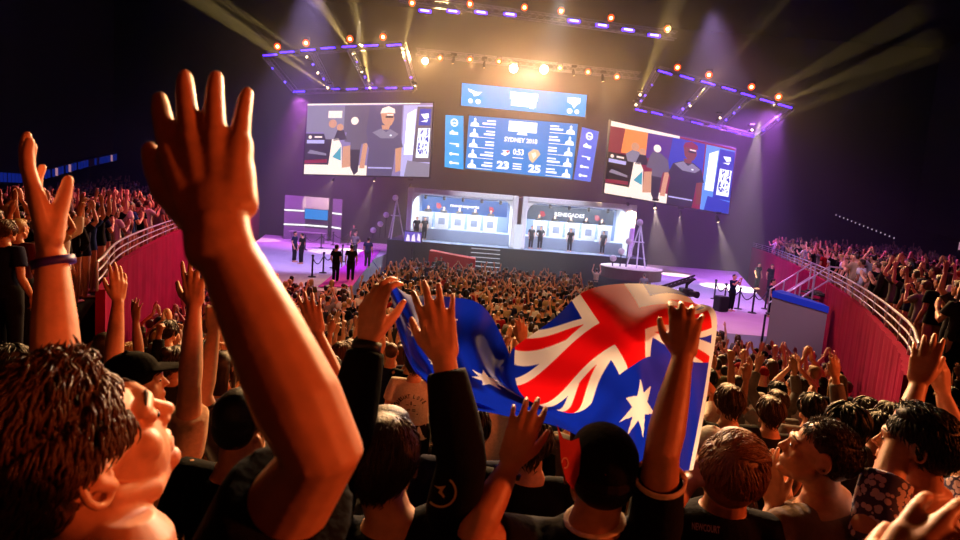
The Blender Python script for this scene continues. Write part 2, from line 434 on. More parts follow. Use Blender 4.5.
# ------------------------------------------------------------------ the stage
deck = mat('stage_deck', '#b9b2c4', .55, noise=.08, scale=1)
bm = bmesh.new(); box(bm, (2.6,46,1.15), (19,10.6,2.3)); 
st = obj('main_stage', bm, [black], loc=(2.6,46,0)); setp(st, 'tall black main stage platform carrying both white player booths', 'stage')
b2 = bmesh.new(); box(b2, (2.6,46,2.31), (18.9,10.5,.03)); obj('deck', b2, mat('booth_floor','#7f8aa0',.25), st)
for nm, xs, lb in (('stage_wing',(-21.5,-7.0),'low lilac lit stage wing with rope posts beside the purple carpet'),('stage_wing',(12.2,22.5),'low lilac lit stage wing below the steel stair')):
    b2 = bmesh.new(); x0,x1 = xs; sg = -1 if x0<0 else 1
    fr = [(-11.3,22.8),(-19.6,50.5),(x1,50.5),(x1,33),(-5.4,22.8)] if sg<0 else [(6.4,20.5),(x0+.2,40.4),(x0+.2,50.5),(23.2,50.5),(12.0,20.5)]
    A = [b2.verts.new((x,y,0)) for x,y in fr]; B = [b2.verts.new((x,y,1.2)) for x,y in fr]; b2.faces.new(A); b2.faces.new(B)
    for i in range(len(A)): b2.faces.new((A[i],A[(i+1)%len(A)],B[(i+1)%len(A)],B[i]))
    o = obj(nm, b2, [deck], loc=((x0+x1)/2,42,0)); setp(o, lb, 'stage')
# purple carpet ramp
b2 = bmesh.new(); a,b,c,d = PZ(318,287,1.24),PZ(352,287,1.24),PZ(381,250,1.24),PZ(364,250,1.24)
hexa(b2, [a,b,c,d], [q+V(0,0,.03) for q in (a,b,c,d)]); setp(obj('carpet_runner', b2, mat('purple_carpet','#c010b8',.9,noise=.1,scale=40), loc=a), 'bright purple carpet runner across the lilac stage wing', 'carpet')

# player booths
WHT = mat('white_panel','#e4e6ea',.4); BLU = mat_em('booth_blue','#2a6fd0',.9)
CARPET=None
def booth(x0, x1, name_txt, lbl, tilt):
    z0, z1, y0, y1 = 2.33, 6.2, 41.6, 46.5
    root = empty('player_booth', ((x0+x1)/2,44,z0), lbl, 'booth')
    def fr(name, c, s, m=WHT, bev=.08):
        b = bmesh.new(); box(b, c, s, bev=bev); return obj(name, b, m, root)
    w = x1-x0; xc = (x0+x1)/2
    fr('side_panel', (x0+.2,44,(z0+z1)/2), (.4,4.8,z1-z0)); fr('side_panel', (x1-.2,44,(z0+z1)/2), (.4,4.8,z1-z0))
    fr('roof_panel', (xc,44,z1-.2), (w-.8,4.8,.4)); fr('back_panel', (xc,46.4,(z0+z1)/2), (w-.8,.2,z1-z0-.8), mat('booth_back','#7288b4',.5))
    fr('riser', (xc,44.75,2.78), (w-.84,3.2,.9), mat('riser_grey','#8f9cb8',.3), .02)
    for sx in (x0+.42, x1-.42):                        # rounded inner corners
        b = bmesh.new(); s = 1 if sx < xc else -1
        pts = [(0,0),(0,-.9)]+[(.9-.9*math.cos(t*PI/12), -.9+.9*math.sin(t*PI/12)) for t in range(1,7)]
        q = [V(sx-s*.02+s*a, 41.75, z1-.38+c) for a,c in pts]
        A = [b.verts.new(v) for v in q]; B = [b.verts.new(v+V(0,.5,0)) for v in q]
        b.faces.new(A); b.faces.new(B[::-1])
        for i in range(len(A)): b.faces.new((A[i],A[(i+1)%len(A)],B[(i+1)%len(A)],B[i]))
        obj('corner_gusset', b, WHT, root)
    b = bmesh.new(); fn = lambda u,v: V(x0+.6+u*(w-1.2), 46.27, 4.5+v*1.2)
    poly(b, [(0,0),(1,0),(1,1),(0,1)], fn, 0)
    fn2 = lambda u,v: V(x0+.6+u*(w-1.2), 46.25, 4.5+v*1.2)
    put_text(b, name_txt, fn2, .33,.34,.67,.62, .03, 1)
    for cx in (.2,.82): poly(b, [(cx-.03,.3),(cx,.2),(cx+.03,.35),(cx+.01,.6),(cx-.035,.62)], fn2, 2)
    obj('led_banner', b, [BLU if tilt<0 else mat_em('booth_blue_dim','#5a7296',.6), mat_em('led_white','#f4f6ff',1.6), mat_em('led_red','#c02040',1.2)], root)
    for i in range(5):
        b = bmesh.new(); tube(b, [(x0+w*(i+.6)/5.4,45.6,z1-.42),(x0+w*(i+.6)/5.4,45.6,z1-.62)], [.1,.13], seg=10); dl = obj('downlight', b, [darkmetal], root)
        b = bmesh.new(); ell(b, (x0+w*(i+.6)/5.4,45.6,z1-.66), (.1,.1,.04)); obj('lens', b, mat_em('lens_white','#e8f0ff',14), dl)
        ld = bpy.data.lights.new('downlight','SPOT'); ld.energy = 420; ld.color = (.8,.9,1); ld.spot_size = 1.3; ld.spot_blend = .5; ld.shadow_soft_size = .08
        lo = bpy.data.objects.new('downlight_lamp', ld); COL.objects.link(lo); lo.location = (x0+w*(i+.6)/5.4,45.2,z1-.75); lo.rotation_euler = (math.radians(-12),0,0)
    la = bpy.data.lights.new('booth_area','AREA'); la.energy = 1250; la.color = (.78,.88,1); la.shape = 'RECTANGLE'; la.size = w-1.6; la.size_y = 2.5
    lo = bpy.data.objects.new('booth_area_lamp', la); COL.objects.link(lo); lo.location = (xc,43.6,z1-.45)
    return root
booth(-5.75, 2.45, 'mousesports', 'white player booth with blue banner, beside the stage wing with rope posts', -1)
booth(2.75, 11.2, 'RENEGADES', 'white player booth with pale grey blue banner, beside the jib camera', 1)
ordn = ['first','second','third','fourth','fifth','sixth','seventh','eighth','ninth','tenth','eleventh','twelfth','thirteenth','fourteenth']
for bi, (x0, x1) in enumerate(((-5.75,2.45),(2.75,11.2))):
    bn = 'blue banner booth' if bi==0 else 'grey banner booth'
    for i in range(5):
        x = x0+1.25+i*1.25 + (.35 if bi else 0)
        r = empty('gaming_desk', (x,43.6,3.24), f'{ordn[i]} white player desk counted from the carpet side in the {bn}', 'desk', f'player desks in the {bn}')
        b = bmesh.new(); box(b,(x,43.35,3.24+.62),(1.05,.06,1.22),bev=.02); obj('front_panel', b, mat('desk_white','#f0f2f4',.4), r)
        b = bmesh.new(); box(b,(x,43.7,3.24+.78),(1.1,.7,.05),bev=.01); obj('desk_top', b, mat('desk_grey','#9aa0aa',.4), r)
        b = bmesh.new(); box(b,(x,43.318,3.24+.62),(.5,.012,.5)); obj('badge', b, mat('desk_badge','#8d98b0',.4), r)
        r2 = empty('monitor', (x,43.75,4.05), f'dark back of the monitor on the {ordn[i]} desk of the {bn}', 'monitor', f'monitors in the {bn}')
        b = bmesh.new(); box(b,(x,43.75,4.37),(.6,.05,.36),bev=.015); obj('screen', b, mat('dark_plastic','#16171a',.5), r2)
        b = bmesh.new(); box(b,(x,43.78,4.11),(.08,.06,.16)); box(b,(x,43.78,4.055),(.24,.2,.02)); obj('stand', b, MATS['dark_plastic'], r2)
# gap column between the booths
b = bmesh.new(); box(b,(2.6,41.4,3.2),(.5,.5,1.8),bev=.05); setp(obj('light_column', b, mat_em('column_white','#dfe6ff',1.1,True), loc=(2.6,41.4,2.3)), 'short glowing white column between the two player booths', 'column')
# lit stair in front of the stage
r = empty('stage_steps', (.6,40,0), 'white edged steps leading up to the black main stage', 'steps')
for i in range(7):
    zz = 2.15-.28*i; yy = 40.5-.34*i
    b = bmesh.new(); box(b,(.3,yy,zz/2),(2.1,.34,zz)); s = obj('tread', b, MATS['dark_plastic'], r)
    b = bmesh.new(); box(b,(.3,yy-.13,zz+.02),(2.1,.07,.04)); obj('edge_strip', b, mat_em('step_white','#dfe4f4',.8), s)
b = bmesh.new(); c = PY(453,262,36.6); hexa(b, [c+V(-1.65,0,-.9),c+V(1.5,0,-1.05),c+V(1.5,1.3,-1.05),c+V(-1.65,1.3,-.9)], [c+V(-1.6,0,.62),c+V(1.45,0,.3),c+V(1.45,1.3,.3),c+V(-1.6,1.3,.62)])
b.verts.ensure_lookup_table()
for v in b.verts:
    if v.co.z < c.z-.3: v.co.z = 0
setp(obj('barrier_block', b, mat('red_vinyl','#d01010',.7,spec=.1), loc=(c.x,c.y,0)), 'red covered block in the crowd before the black stage front', 'barrier')
# small floor monitor with a pink picture
c = PY(413,237,40); r = empty('stage_monitor', (c.x,c.y,c.z-.55), 'small bright monitor showing a pale picture on the stage corner', 'monitor')
b = bmesh.new(); box(b, c, (1.35,.12,.85), bev=.03); obj('housing', b, MATS['dark_plastic'], r)
b = bmesh.new(); poly(b, [(-.6,-.36),(.6,-.36),(.6,.36),(-.6,.36)], lambda u,v: c+V(u,-.07,v), 0)
for q in ([(-.5,-.3),(-.2,-.3),(-.25,.1),(-.4,.2)],[(-.1,-.3),(.2,-.3),(.1,.25),(-.05,.1)],[(.3,-.2),(.55,-.3),(.5,.2),(.35,.3)]): poly(b, q, lambda u,v: c+V(u,-.075,v), 1)
obj('picture', b, [mat_em('mon_violet','#6a50c8',1.0), mat_em('mon_pink','#f0e0f0',1.3)], r)
b = bmesh.new(); tube(b, [(c.x,c.y+.1,c.z-.4),(c.x,c.y+.1,2.0)], .06, seg=8); tube(b,[(c.x,c.y+.1,2.0),(c.x,c.y+.1,.9)],.08,seg=8); obj('stand', b, darkmetal, r)

# analyst set on the stage wing
def pbox(name, px0, px1, py0, py1, Y, dep, m, parent, bev=.03):
    a, c = PY(px0,py1,Y), PY(px1,py0,Y); b = bmesh.new()
    box(b, ((a.x+c.x)/2, Y+dep/2, (a.z+c.z)/2), (abs(c.x-a.x), dep, abs(c.z-a.z)), bev=bev); return obj(name, b, m, parent)
c = PY(318,236,47); r = empty('analyst_set', (c.x,c.y,1.2), 'white curved analyst set with a blue screen at the back of the rope post wing', 'set')
for i,(x0,x1,yo) in enumerate(((286,304,-.9),(304,330,0),(330,345,-.7))):
    a, d = PY(x0,236,48.5+yo), PY(x1,197,48.5+yo)
    b = bmesh.new(); e = [0.0,0.0]
    ya, yb = (47.0,48.2) if i==0 else ((48.2,48.2) if i==1 else (48.2,47.0))
    hexa(b, [V(a.x,ya,1.2),V(d.x,yb,1.2),V(d.x,yb+.2,1.2),V(a.x,ya+.2,1.2)], [V(a.x,ya,4.9),V(d.x,yb,4.9),V(d.x,yb+.2,4.9),V(a.x,ya+.2,4.9)])
    obj('wall_panel', b, mat('set_grey','#77797f',.5), r)
    for zz in (2.4,3.6):
        b = bmesh.new(); hexa(b, [V(a.x,ya-.06,zz),V(d.x,yb-.06,zz),V(d.x,yb,zz),V(a.x,ya,zz)], [V(a.x,ya-.06,zz+.12),V(d.x,yb-.06,zz+.12),V(d.x,yb,zz+.12),V(a.x,ya,zz+.12)]); obj('light_strip', b, mat_em('set_strip','#ffffff',1.6), r)
b = bmesh.new(); a, d = PY(305,213,47.6), PY(328,205,47.6); box(b, ((a.x+d.x)/2,47.7,3.45),(2.05,.14,.95),bev=.03); s = obj('screen', b, MATS['dark_plastic'], r)
b = bmesh.new(); box(b, ((a.x+d.x)/2,47.62,3.45),(1.95,.02,.85)); obj('picture', b, mat_em('set_blue','#1d86d8',1.2), s)
b = bmesh.new(); box(b, ((a.x+d.x)/2,45.6,2.0),(3.0,.9,.1),bev=.03); box(b, ((a.x+d.x)/2,45.6,1.6),(2.6,.5,.8)); obj('desk', b, mat('set_desk','#8a8790',.4), r)

# rope posts on both wings
def ropes(pts, grp, lb):
    base = [PZ(px,py,1.2) for px,py in pts]
    for i, q in enumerate(base):
        r = empty('rope_post', q, f'{ordn[i]} black rope post from the carpet end, {lb}', 'post', grp)
        b = bmesh.new(); tube(b, [q+V(0,0,.02),q+V(0,0,.98)], .045, seg=8); ell(b, q+V(0,0,1.02), (.07,.07,.06)); obj('pole', b, black, r, smooth=True)
        b = bmesh.new(); tube(b, [q+V(0,0,.0),q+V(0,0,.04)], [.2,.17], seg=12, caps=(0,0)); obj('base', b, black, r)
        if i+1 < len(base):
            e = base[i+1]; b = bmesh.new(); tube(b, [q.lerp(e,t)+V(0,0,.9-.35*math.sin(t*PI)) for t in [j/8 for j in range(9)]], .025, seg=6, caps=(0,0)); obj('rope', b, mat('rope_dark','#2a1a30',.8), r, smooth=True)
ropes([(312,277),(323,273),(333,268),(342,262)], 'rope posts along the purple carpet', 'on the lilac wing')
ropes([(305,250),(321,248),(333,245),(348,245)], 'rope posts at the back of the lilac wing', 'behind the lilac floor')
ropes([(714,299),(724,304),(738,309),(752,313),(765,309)], 'rope posts below the steel stair', 'on the wing below the stair')

# steel stair down from the right wall
r = empty('steel_stair', (11.3,19.6,0), 'steel stair with tube railings coming down in front of the magenta wall', 'stair')
T0, T1 = V(11.85,19.6,3.1), V(10.5,19.6,2.05)
for i in range(7):
    q = T0.lerp(T1,(i+.5)/7); b = bmesh.new(); box(b, q, (.26,1.1,.05)); obj('tread', b, darkmetal, r)
for yy in (19.05,20.1):
    xo = 12.5 if yy<19.5 else 12.0
    for dz in (.45,.95):
        b = bmesh.new(); tube(b, [V(xo,yy,3.1+dz-.05),V(11.85,yy,3.1+dz),V(10.5,yy,2.05+dz)], .028, seg=8); obj('rail', b, MATS['rail_steel'], r, smooth=True)
    for t in (0,.33,.66,1):
        q = V(11.85,yy,3.1).lerp(V(10.5,yy,2.05),t); b = bmesh.new(); tube(b,[q-V(0,0,.05),q+V(0,0,.95)],.024,seg=8); obj('baluster', b, MATS['rail_steel'], r, smooth=True)
    for xx in (11.95,10.45):
        b = bmesh.new(); tube(b,[(xx,yy,0.01),(xx,yy,3.1 if xx>11 else 2.05)],.04,seg=8); obj('leg', b, darkmetal, r, smooth=True)
    b = bmesh.new(); tube(b,[(xo,yy,2.2),(xo,yy,4.0)],.024,seg=8); obj('baluster', b, MATS['rail_steel'], r, smooth=True)
b = bmesh.new(); box(b,(12.0,19.6,3.08),(.4,1.1,.05)); obj('landing', b, darkmetal, r)
# blue topped block beside the crowd
r = empty('media_platform', (10.9,17.9,0), 'grey block with a bright blue top edge at the foot of the stair', 'platform')
b = bmesh.new(); hexa(b, [V(9.65,18.3,0),V(10.65,16.9,0),V(10.85,17.55,0),V(10.20,18.75,0)], [V(9.65,18.3,2.95),V(10.65,16.9,2.75),V(10.85,17.55,2.75),V(10.20,18.75,2.95)]); obj('body', b, mat('grey_vinyl','#8d8078',.7), r)
b = bmesh.new(); hexa(b, [V(9.62,18.27,2.95),V(10.65,16.85,2.75),V(10.87,17.55,2.75),V(10.20,18.8,2.95)], [V(9.62,18.27,3.15),V(10.65,16.85,2.95),V(10.87,17.55,2.95),V(10.20,18.8,3.15)]); obj('top_edge', b, mat('blue_vinyl','#1e4ad8',.5), r)
# loudspeaker box on the wing, jib camera
q = PZ(720,311,1.2); r = empty('stage_speaker', q, 'black wedge loudspeaker standing at the edge of the bright wing', 'speaker')
b = bmesh.new(); box(b, q+V(0,0,.36),(.5,.5,.72),Matrix.Rotation(.3,3,'Z'),bev=.05); obj('cabinet', b, MATS['dark_plastic'], r)
b = bmesh.new(); box(b, q+V(.075,-.255,.36),(.42,.02,.6),Matrix.Rotation(.3,3,'Z')); obj('grille', b, black, r)
jy = 26
r = empty('camera_jib', PY(655,305,jy), 'dark camera crane arm reaching over the bright stage wing', 'crane')
a, d = PY(648,294,jy), PY(694,279,jy)
b = bmesh.new(); up = V(0,0,.16)
for o in (V(0,.12,0),V(0,-.12,0),up): tube(b, [a+o,d+o], .045, seg=6, side=V(0,1,0))
for i in range(12):
    t=i/12; tube(b,[a.lerp(d,t)+V(0,.12,0),a.lerp(d,t+1/12)+up],.02,seg=5); tube(b,[a.lerp(d,t)+V(0,-.12,0),a.lerp(d,t+1/12)+up],.02,seg=5)
obj('arm', b, black, r)
b = bmesh.new(); e = PY(686,290,jy); tube(b,[d,PY(687,284,jy),e],[.06,.08,.06],seg=8); obj('head_bracket', b, black, r)
b = bmesh.new(); box(b, e+V(0,0,-.1),(.5,.6,.36),bev=.04); tube(b,[e+V(.1,-.3,-.1),e+V(.25,-.75,-.1)],[.13,.16],seg=12,caps=(0,0)); obj('camera', b, MATS['dark_plastic'], r)
b = bmesh.new(); p0 = PY(655,305,jy); tube(b,[V(a.x+.3,jy,a.z+.1),V(a.x+.3,jy,1.22)],.12,seg=10)
for an in (0,2.1,4.2): tube(b,[V(a.x+.3,jy,1.9),V(a.x+.3+math.cos(an)*.7,jy+math.sin(an)*.7,1.26)],.05,seg=8)
obj('pedestal', b, black, r)

# tripod rig with stage lamps beside the booth, drum-like props on both corners
for (px,py,Y,lb) in ((391,230,41.6,'white tripod rig with lamps beside the blue banner booth'),(632,262,37.4,'pale prop stand on the round riser beside the grey banner booth')):
    q = PY(px,py,Y); q.z = 2.34 if px<500 else 1.96
    r = empty('lamp_tripod', q, lb, 'stand'); b = bmesh.new(); top = q+V(.3,0,2.9)
    for an in (.3,2.4,4.5): tube(b,[top,q+V(math.cos(an)*.7+.3,math.sin(an)*.7,0.02)],.05,seg=6)
    tube(b,[top-V(0,0,1.2)+V(-.35,0,0),top-V(0,0,1.2)+V(.35,0,0)],.04,seg=6); obj('legs', b, WHT, r)
    for k2,(dx,dz) in enumerate(((-1.5,.5),(-1.0,1.0),(-.6,1.7),(0,3.0))):
        b = bmesh.new(); cc = q+V(dx+.2,-.1,dz); ell(b, cc,(.22,.22,.22)); h = obj('lamp_head', b, mat('prop_white','#d8d4d0',.4), r, smooth=True)
        if dz < 2.8:
            b = bmesh.new(); tube(b,[cc-V(0,0,.15),V(cc.x,cc.y,q.z)],.04,seg=6); obj('lamp_pole', b, darkmetal, h)
q = PY(632,275,37.2); r = empty('round_riser', (q.x,37.6,0), 'round pale topped riser at the corner of the grey banner booth', 'riser')
b = bmesh.new(); tube(b,[(q.x,37.6,1.21),(q.x,37.6,1.9)],[2.0,2.0],seg=36,caps=(0,0)); obj('drum', b, mat('dark_red_skirt','#4a1420',.8), r)
b = bmesh.new(); tube(b,[(q.x,37.6,1.9),(q.x,37.6,1.95)],[2.05,2.05],seg=36,caps=(0,0)); obj('top_disc', b, mat('riser_top','#e8d8c8',.5), r)

# small lights along the far upper tier
a, d = PY(836,215,44), PY(894,238,40)
r = empty('light_string', a.lerp(d,.5), 'row of small pale lights hanging along the dark upper tier past the far stand', 'lights')
b = bmesh.new(); tube(b,[a+V(0,0,.12),d+V(0,0,.12)],.03,seg=6); obj('cable', b, black, r)
for i in range(15):
    c = a.lerp(d,i/14); b = bmesh.new(); ell(b,c,(.045,.045,.06),u=10,v=6); obj('bulb', b, mat_em('bulb_pale','#c8b0c8',.7), r, smooth=True)
# ------------------------------------------------------------------ screens
def quad(c, Y):
    q = [PY(px,py,Y) for px,py in c]                    # bottom-left, bottom-right, top-right, top-left
    def fn(u, v, o=0.0):
        p = (q[0]*(1-u)+q[1]*u)*(1-v) + (q[3]*(1-u)+q[2]*u)*v
        return p + V(0,-o,0)
    return fn
def screen_body(name, fn, lbl, cat='screen'):
    c = fn(.5,0); root = empty(name, c, lbl, cat)
    b = bmesh.new(); e = .012
    hexa(b, [fn(-e,-e*1.5,.02),fn(1+e,-e*1.5,.02),fn(1+e,-e*1.5,-.35),fn(-e,-e*1.5,-.35)], [fn(-e,1+e*1.5,.02),fn(1+e,1+e*1.5,.02),fn(1+e,1+e*1.5,-.35),fn(-e,1+e*1.5,-.35)])
    obj('housing', b, black, root); return root
def layer(fn, o): return lambda u,v: fn(u,v,o)
def disc(u, v, r, asp, n=14): return [(u+r*math.cos(2*PI*k/n)/asp, v+r*math.sin(2*PI*k/n)) for k in range(n)]
# palette of the LED screens
E = {k: mat_em('led_'+k, h, s) for k,(h,s) in dict(blue=('#1878cc',1.45), blue2=('#3098ea',1.5), cyan=('#1e98e4',1.5), violet=('#5468d8',1.4), white=('#ffffff',1.9), red=('#d03050',1.4), tan=('#d8b890',1.4), black=('#0a0812',1), dark=('#2c2438',1), grey=('#6c6078',1), grey2=('#8f86a0',1.1), skin=('#d89878',1.2), skin2=('#8a4030',1), lav=('#b8b0e8',1.3), purple=('#5a2a8a',1.1), orange=('#e88040',1.5), pale=('#f0dcd0',1.5), sky=('#5a90f0',1.3), royal=('#2038b8',1.2), maroon=('#901838',1.1), teal=('#3fa0b8',1.2), mauve=('#8a78b0',1.2), slate=('#5c5278',1.1)).items()}
EK = list(E.keys())
class Pic:
    def __init__(s, fn): s.fn = fn; s.bm = bmesh.new(); s.used = []
    def mi(s, k):
        if k not in s.used: s.used.append(k)
        return s.used.index(k)
    def p(s, pts, k, l): poly(s.bm, pts, layer(s.fn, .03+.006*l), s.mi(k))
    def r(s, u0,v0,u1,v1,k,l): s.p([(u0,v0),(u1,v0),(u1,v1),(u0,v1)],k,l)
    def t(s, txt, u0,v0,u1,v1,k,l,bold=.03): put_text(s.bm, txt, layer(s.fn,.03+.006*l), u0,v0,u1,v1, bold, s.mi(k))
    def done(s, name, root): return obj(name, s.bm, [E[k] for k in s.used], root)
# header
fn = quad([(461,105.5),(585,117),(587,95),(462,83)], 42); r = screen_body('header_screen', fn, 'wide blue LED header screen hanging above the scoreboard screen'); p = Pic(fn)
p.r(0,0,1,1,'blue2',0)
p.p([(.05,.78),(.08,.74),(.12,.66),(.165,.68),(.15,.6),(.13,.5),(.10,.46),(.09,.58),(.06,.66)],'white',2)
p.p(disc(.075,.24,.1,5.4),'white',2); p.p(disc(.135,.24,.11,5.4),'white',2)
p.r(.39,.5,.61,.82,'white',2); p.r(.40,.2,.60,.5,'white',2); p.r(.55,.14,.585,.3,'white',3); p.r(.44,.49,.57,.515,'blue2',3)
p.p([(.85,.82),(.95,.82),(.95,.6),(.925,.5),(.905,.32),(.885,.5),(.85,.6)],'white',2); p.p(disc(.872,.2,.12,5.4),'white',2); p.p(disc(.93,.2,.1,5.4),'white',2)
p.done('picture', r)
# scoreboard
fn = quad([(465,168.5),(572,179.5),(578,124),(469,115.5)], 43); r = screen_body('scoreboard_screen', fn, 'blue LED scoreboard screen reading SYDNEY 2018 with 23 against 25'); p = Pic(fn)
p.r(0,0,1,1,'blue',0)
p.r(.37,.77,.63,.96,'white',2); p.p([(.45,.72),(.55,.72),(.53,.78),(.47,.78)],'white',3)
p.t('SYDNEY 2018', .34,.575,.645,.665,'white',2,.035)
p.t('0:53', .43,.345,.53,.46,'white',2,.03); p.r(.43,.285,.53,.3,'white',2)
p.p([(.29,.47),(.33,.41),(.395,.42),(.40,.36),(.36,.31),(.32,.34),(.35,.38)],'white',2); p.p([(.36,.4),(.40,.42),(.385,.36)],'red',3)
p.p([(.57,.4),(.615,.48),(.66,.47),(.685,.4),(.65,.3),(.62,.22),(.585,.29)],'tan',2); p.p([(.6,.4),(.64,.43),(.65,.36),(.62,.3)],'pale',3)
p.t('23', .29,.06,.405,.21,'white',2,.05); p.t('25', .585,.05,.70,.2,'white',2,.05)
for v in (.08,.125,.17): p.r(.44,v,.52,v+.02,'white',2)
for i in range(5):
    v = .815-.195*i
    for sx in (0,1):
        U = (lambda u: u) if sx==0 else (lambda u: 1-u)
        p.p([(U(.02),v),(U(.10),v),(U(.095),v+.05),(U(.07),v+.075),(U(.07),v+.13),(U(.06),v+.15),(U(.05),v+.13),(U(.05),v+.075),(U(.025),v+.05)],'white',2)
        p.r(min(U(.02),U(.25)),v-.012,max(U(.02),U(.25)),v-.002,'white',3)
        p.r(min(U(.17),U(.25)),v+.1,max(U(.17),U(.25)),v+.125,'white',2); a_ = .13+.02*((i*7)%3)
        p.r(min(U(a_),U(.25)),v+.04,max(U(a_),U(.25)),v+.075,'white',2)
p.done('picture', r)
# sponsor columns
for nm, c, col, lb in (('sponsor_screen',[(444.5,167),(463.5,169.5),(463.5,116),(445.5,115)],'cyan','narrow blue LED column of sponsor marks on the scoreboard edge by the empty chat screen'),('sponsor_screen',[(573.5,179.5),(590.5,182),(599,131.5),(582,127)],'violet','narrow violet LED column of sponsor marks on the scoreboard edge by the tilted screen')):
    fn = quad(c, 43)
    if col=='cyan': lb = 'narrow sky blue LED column of white sponsor marks flanking the scoreboard'
    else: lb = 'narrow violet blue LED column of white sponsor marks flanking the scoreboard'
    r = screen_body(nm, fn, lb); p = Pic(fn); p.r(0,0,1,1,col,0)
    p.p(disc(.5,.865,.075,.36),'white',2); p.p(disc(.5,.865,.05,.36),col,3); p.t('intel',.32,.84,.68,.89,'white',4,.02)
    p.r(.25,.64,.7,.69,'white',2); p.p([(.3,.69),(.4,.73),(.5,.69)],'white',2)
    p.r(.25,.455,.75,.475,'white',2); p.r(.6,.415,.75,.455,'white',2)
    p.p(disc(.33,.27,.03,.36),'white',2); p.r(.33,.255,.75,.285,'white',2); p.p(disc(.33,.1,.03,.36),'white',2); p.r(.33,.085,.75,.115,'white',2)
    p.done('picture', r)
# the two side screens show the same shot
def side_screen(c, Y, lbl, warm):
    fn = quad(c, Y); r = screen_body('video_screen', fn, lbl); p = Pic(fn)
    p.r(0,0,1,1,'mauve' if not warm else 'maroon',0)
    p.r(0,.6,.16,.97,'grey2' if not warm else 'maroon',1); p.p([(.1,.6),(.33,.62),(.34,.95),(.12,.97)],'grey2' if not warm else 'orange',2); p.r(.17,.8,.28,.9,'pale' if not warm else 'orange',3)
    p.r(.34,.5,.76,.97,'slate' if not warm else 'royal',2); p.p([(.3,.6),(.48,.6),(.5,.97),(.3,.97)],'grey' if not warm else 'purple',3)
    p.r(0,0,.22,.58,'dark' if not warm else 'black',2)
    p.r(0,0,.5,.14,'pale',3); p.p([(.0,.15),(.18,.17),(.18,.22),(0,.2)],'maroon',4); p.r(.01,.44,.15,.49,'lav',4); p.p(disc(.035,.53,.025,1.8),'pale',4); p.r(.07,.52,.13,.545,'pale',4); p.p([(.02,.3),(.17,.27),(.17,.3),(.04,.35)],'grey2',4)
    # seated pair
    p.p(disc(.21,.72,.06,1.8),'skin',5); p.p([(.16,.5),(.26,.5),(.25,.66),(.19,.67),(.14,.6)],'grey2',4); p.p(disc(.27,.67,.05,1.8),'skin',6); p.p([(.22,.48),(.33,.5),(.3,.63),(.25,.63)],'dark',6)
    p.p([(.19,.12),(.3,.1),(.29,.42),(.26,.52),(.21,.5),(.2,.3)],'pale',6); p.p([(.22,.25),(.29,.2),(.285,.4)],'teal',7); p.p([(.3,.1),(.37,.12),(.36,.42),(.3,.4)],'skin',5)
    # standing man behind
    p.p(disc(.385,.76,.055,1.8),'pale',7); p.p([(.35,.7),(.42,.7),(.48,.62),(.5,.46),(.45,.44),(.44,.36),(.36,.36),(.36,.46),(.31,.47),(.33,.62)],'grey',6)
    p.p([(.36,.36),(.44,.36),(.43,.05),(.4,.0),(.37,.1)],'dark',6); p.p([(.46,.44),(.5,.46),(.48,.1),(.44,.1)],'skin',5)
    # large man in front
    sk = 'skin' if not warm else 'skin2'; sh = 'slate' if not warm else 'dark'
    p.p([(.52,.6),(.59,.66),(.68,.66),(.75,.58),(.78,.4),(.72,.38),(.71,.1),(.7,0),(.5,0),(.5,.2),(.51,.38),(.49,.45)],sh,8)
    p.p([(.53,.6),(.6,.655),(.64,.6),(.67,.65),(.74,.58),(.7,.52),(.6,.52)],'grey2',9)
    p.p([(.6,.7),(.67,.7),(.66,.64),(.61,.64)],sk,9); p.p([(.59,.86),(.64,.92),(.69,.88),(.7,.78),(.68,.7),(.64,.68),(.605,.74)],sk,10); p.p([(.585,.86),(.6,.93),(.65,.96),(.7,.92),(.705,.86),(.66,.87)],'pale' if not warm else 'maroon',11); p.r(.63,.8,.69,.825,'black',11); p.p([(.64,.85),(.69,.85),(.69,.83),(.64,.83)],'pale',11)
    p.p([(.72,.38),(.77,.4),(.77,.08),(.73,.05)],sk,9); p.r(.51,.1,.7,.12,'lav',9); p.r(.67,.55,.685,.57,'white',11)
    # bright panel at the edge
    p.r(.77,0,1,.97,'lav' if not warm else 'sky',4); p.p([(.79,.3),(.86,.3),(.87,.92),(.8,.85)],'white',5); p.p([(.86,.2),(1,.2),(1,.95),(.88,.95)],'grey' if not warm else 'royal',5)
    p.p([(.885,.26),(.985,.26),(.99,.66),(.895,.66)],'white',6); p.p([(.895,.7),(.99,.7),(.99,.92),(.9,.92)],'royal',6)
    p.p([(.91,.85),(.97,.86),(.975,.8),(.94,.78)],'white',7); p.p([(.91,.75),(.96,.74),(.97,.78)],'white',7)
    rr = random.Random(4)
    for i in range(40):
        u = .895+rr.random()*.08; v = .28+rr.random()*.34; w = .004+rr.random()*.008
        p.r(u,v,u+w,v+.02+rr.random()*.03,'royal',7)
    p.p([(.8,0),(1,0),(1,.18),(.82,.22)],'grey2' if not warm else 'royal',5)
    p.p([(0,.975),(.9,.985),(.9,1),(0,1)] if not warm else [(0,.93),(.55,.965),(.55,1),(0,1)],'pale',12)
    p.done('picture', r); return fn
fl = side_screen([(304,174),(429,177),(433,103),(308,104)], 41, 'level hanging video screen of pale tones with a man in a grey shirt', False)
fr_ = side_screen([(604,193),(728,214),(735,149),(611,121)], 41, 'tilted hanging video screen of deep colours with a man in a dark shirt', True)
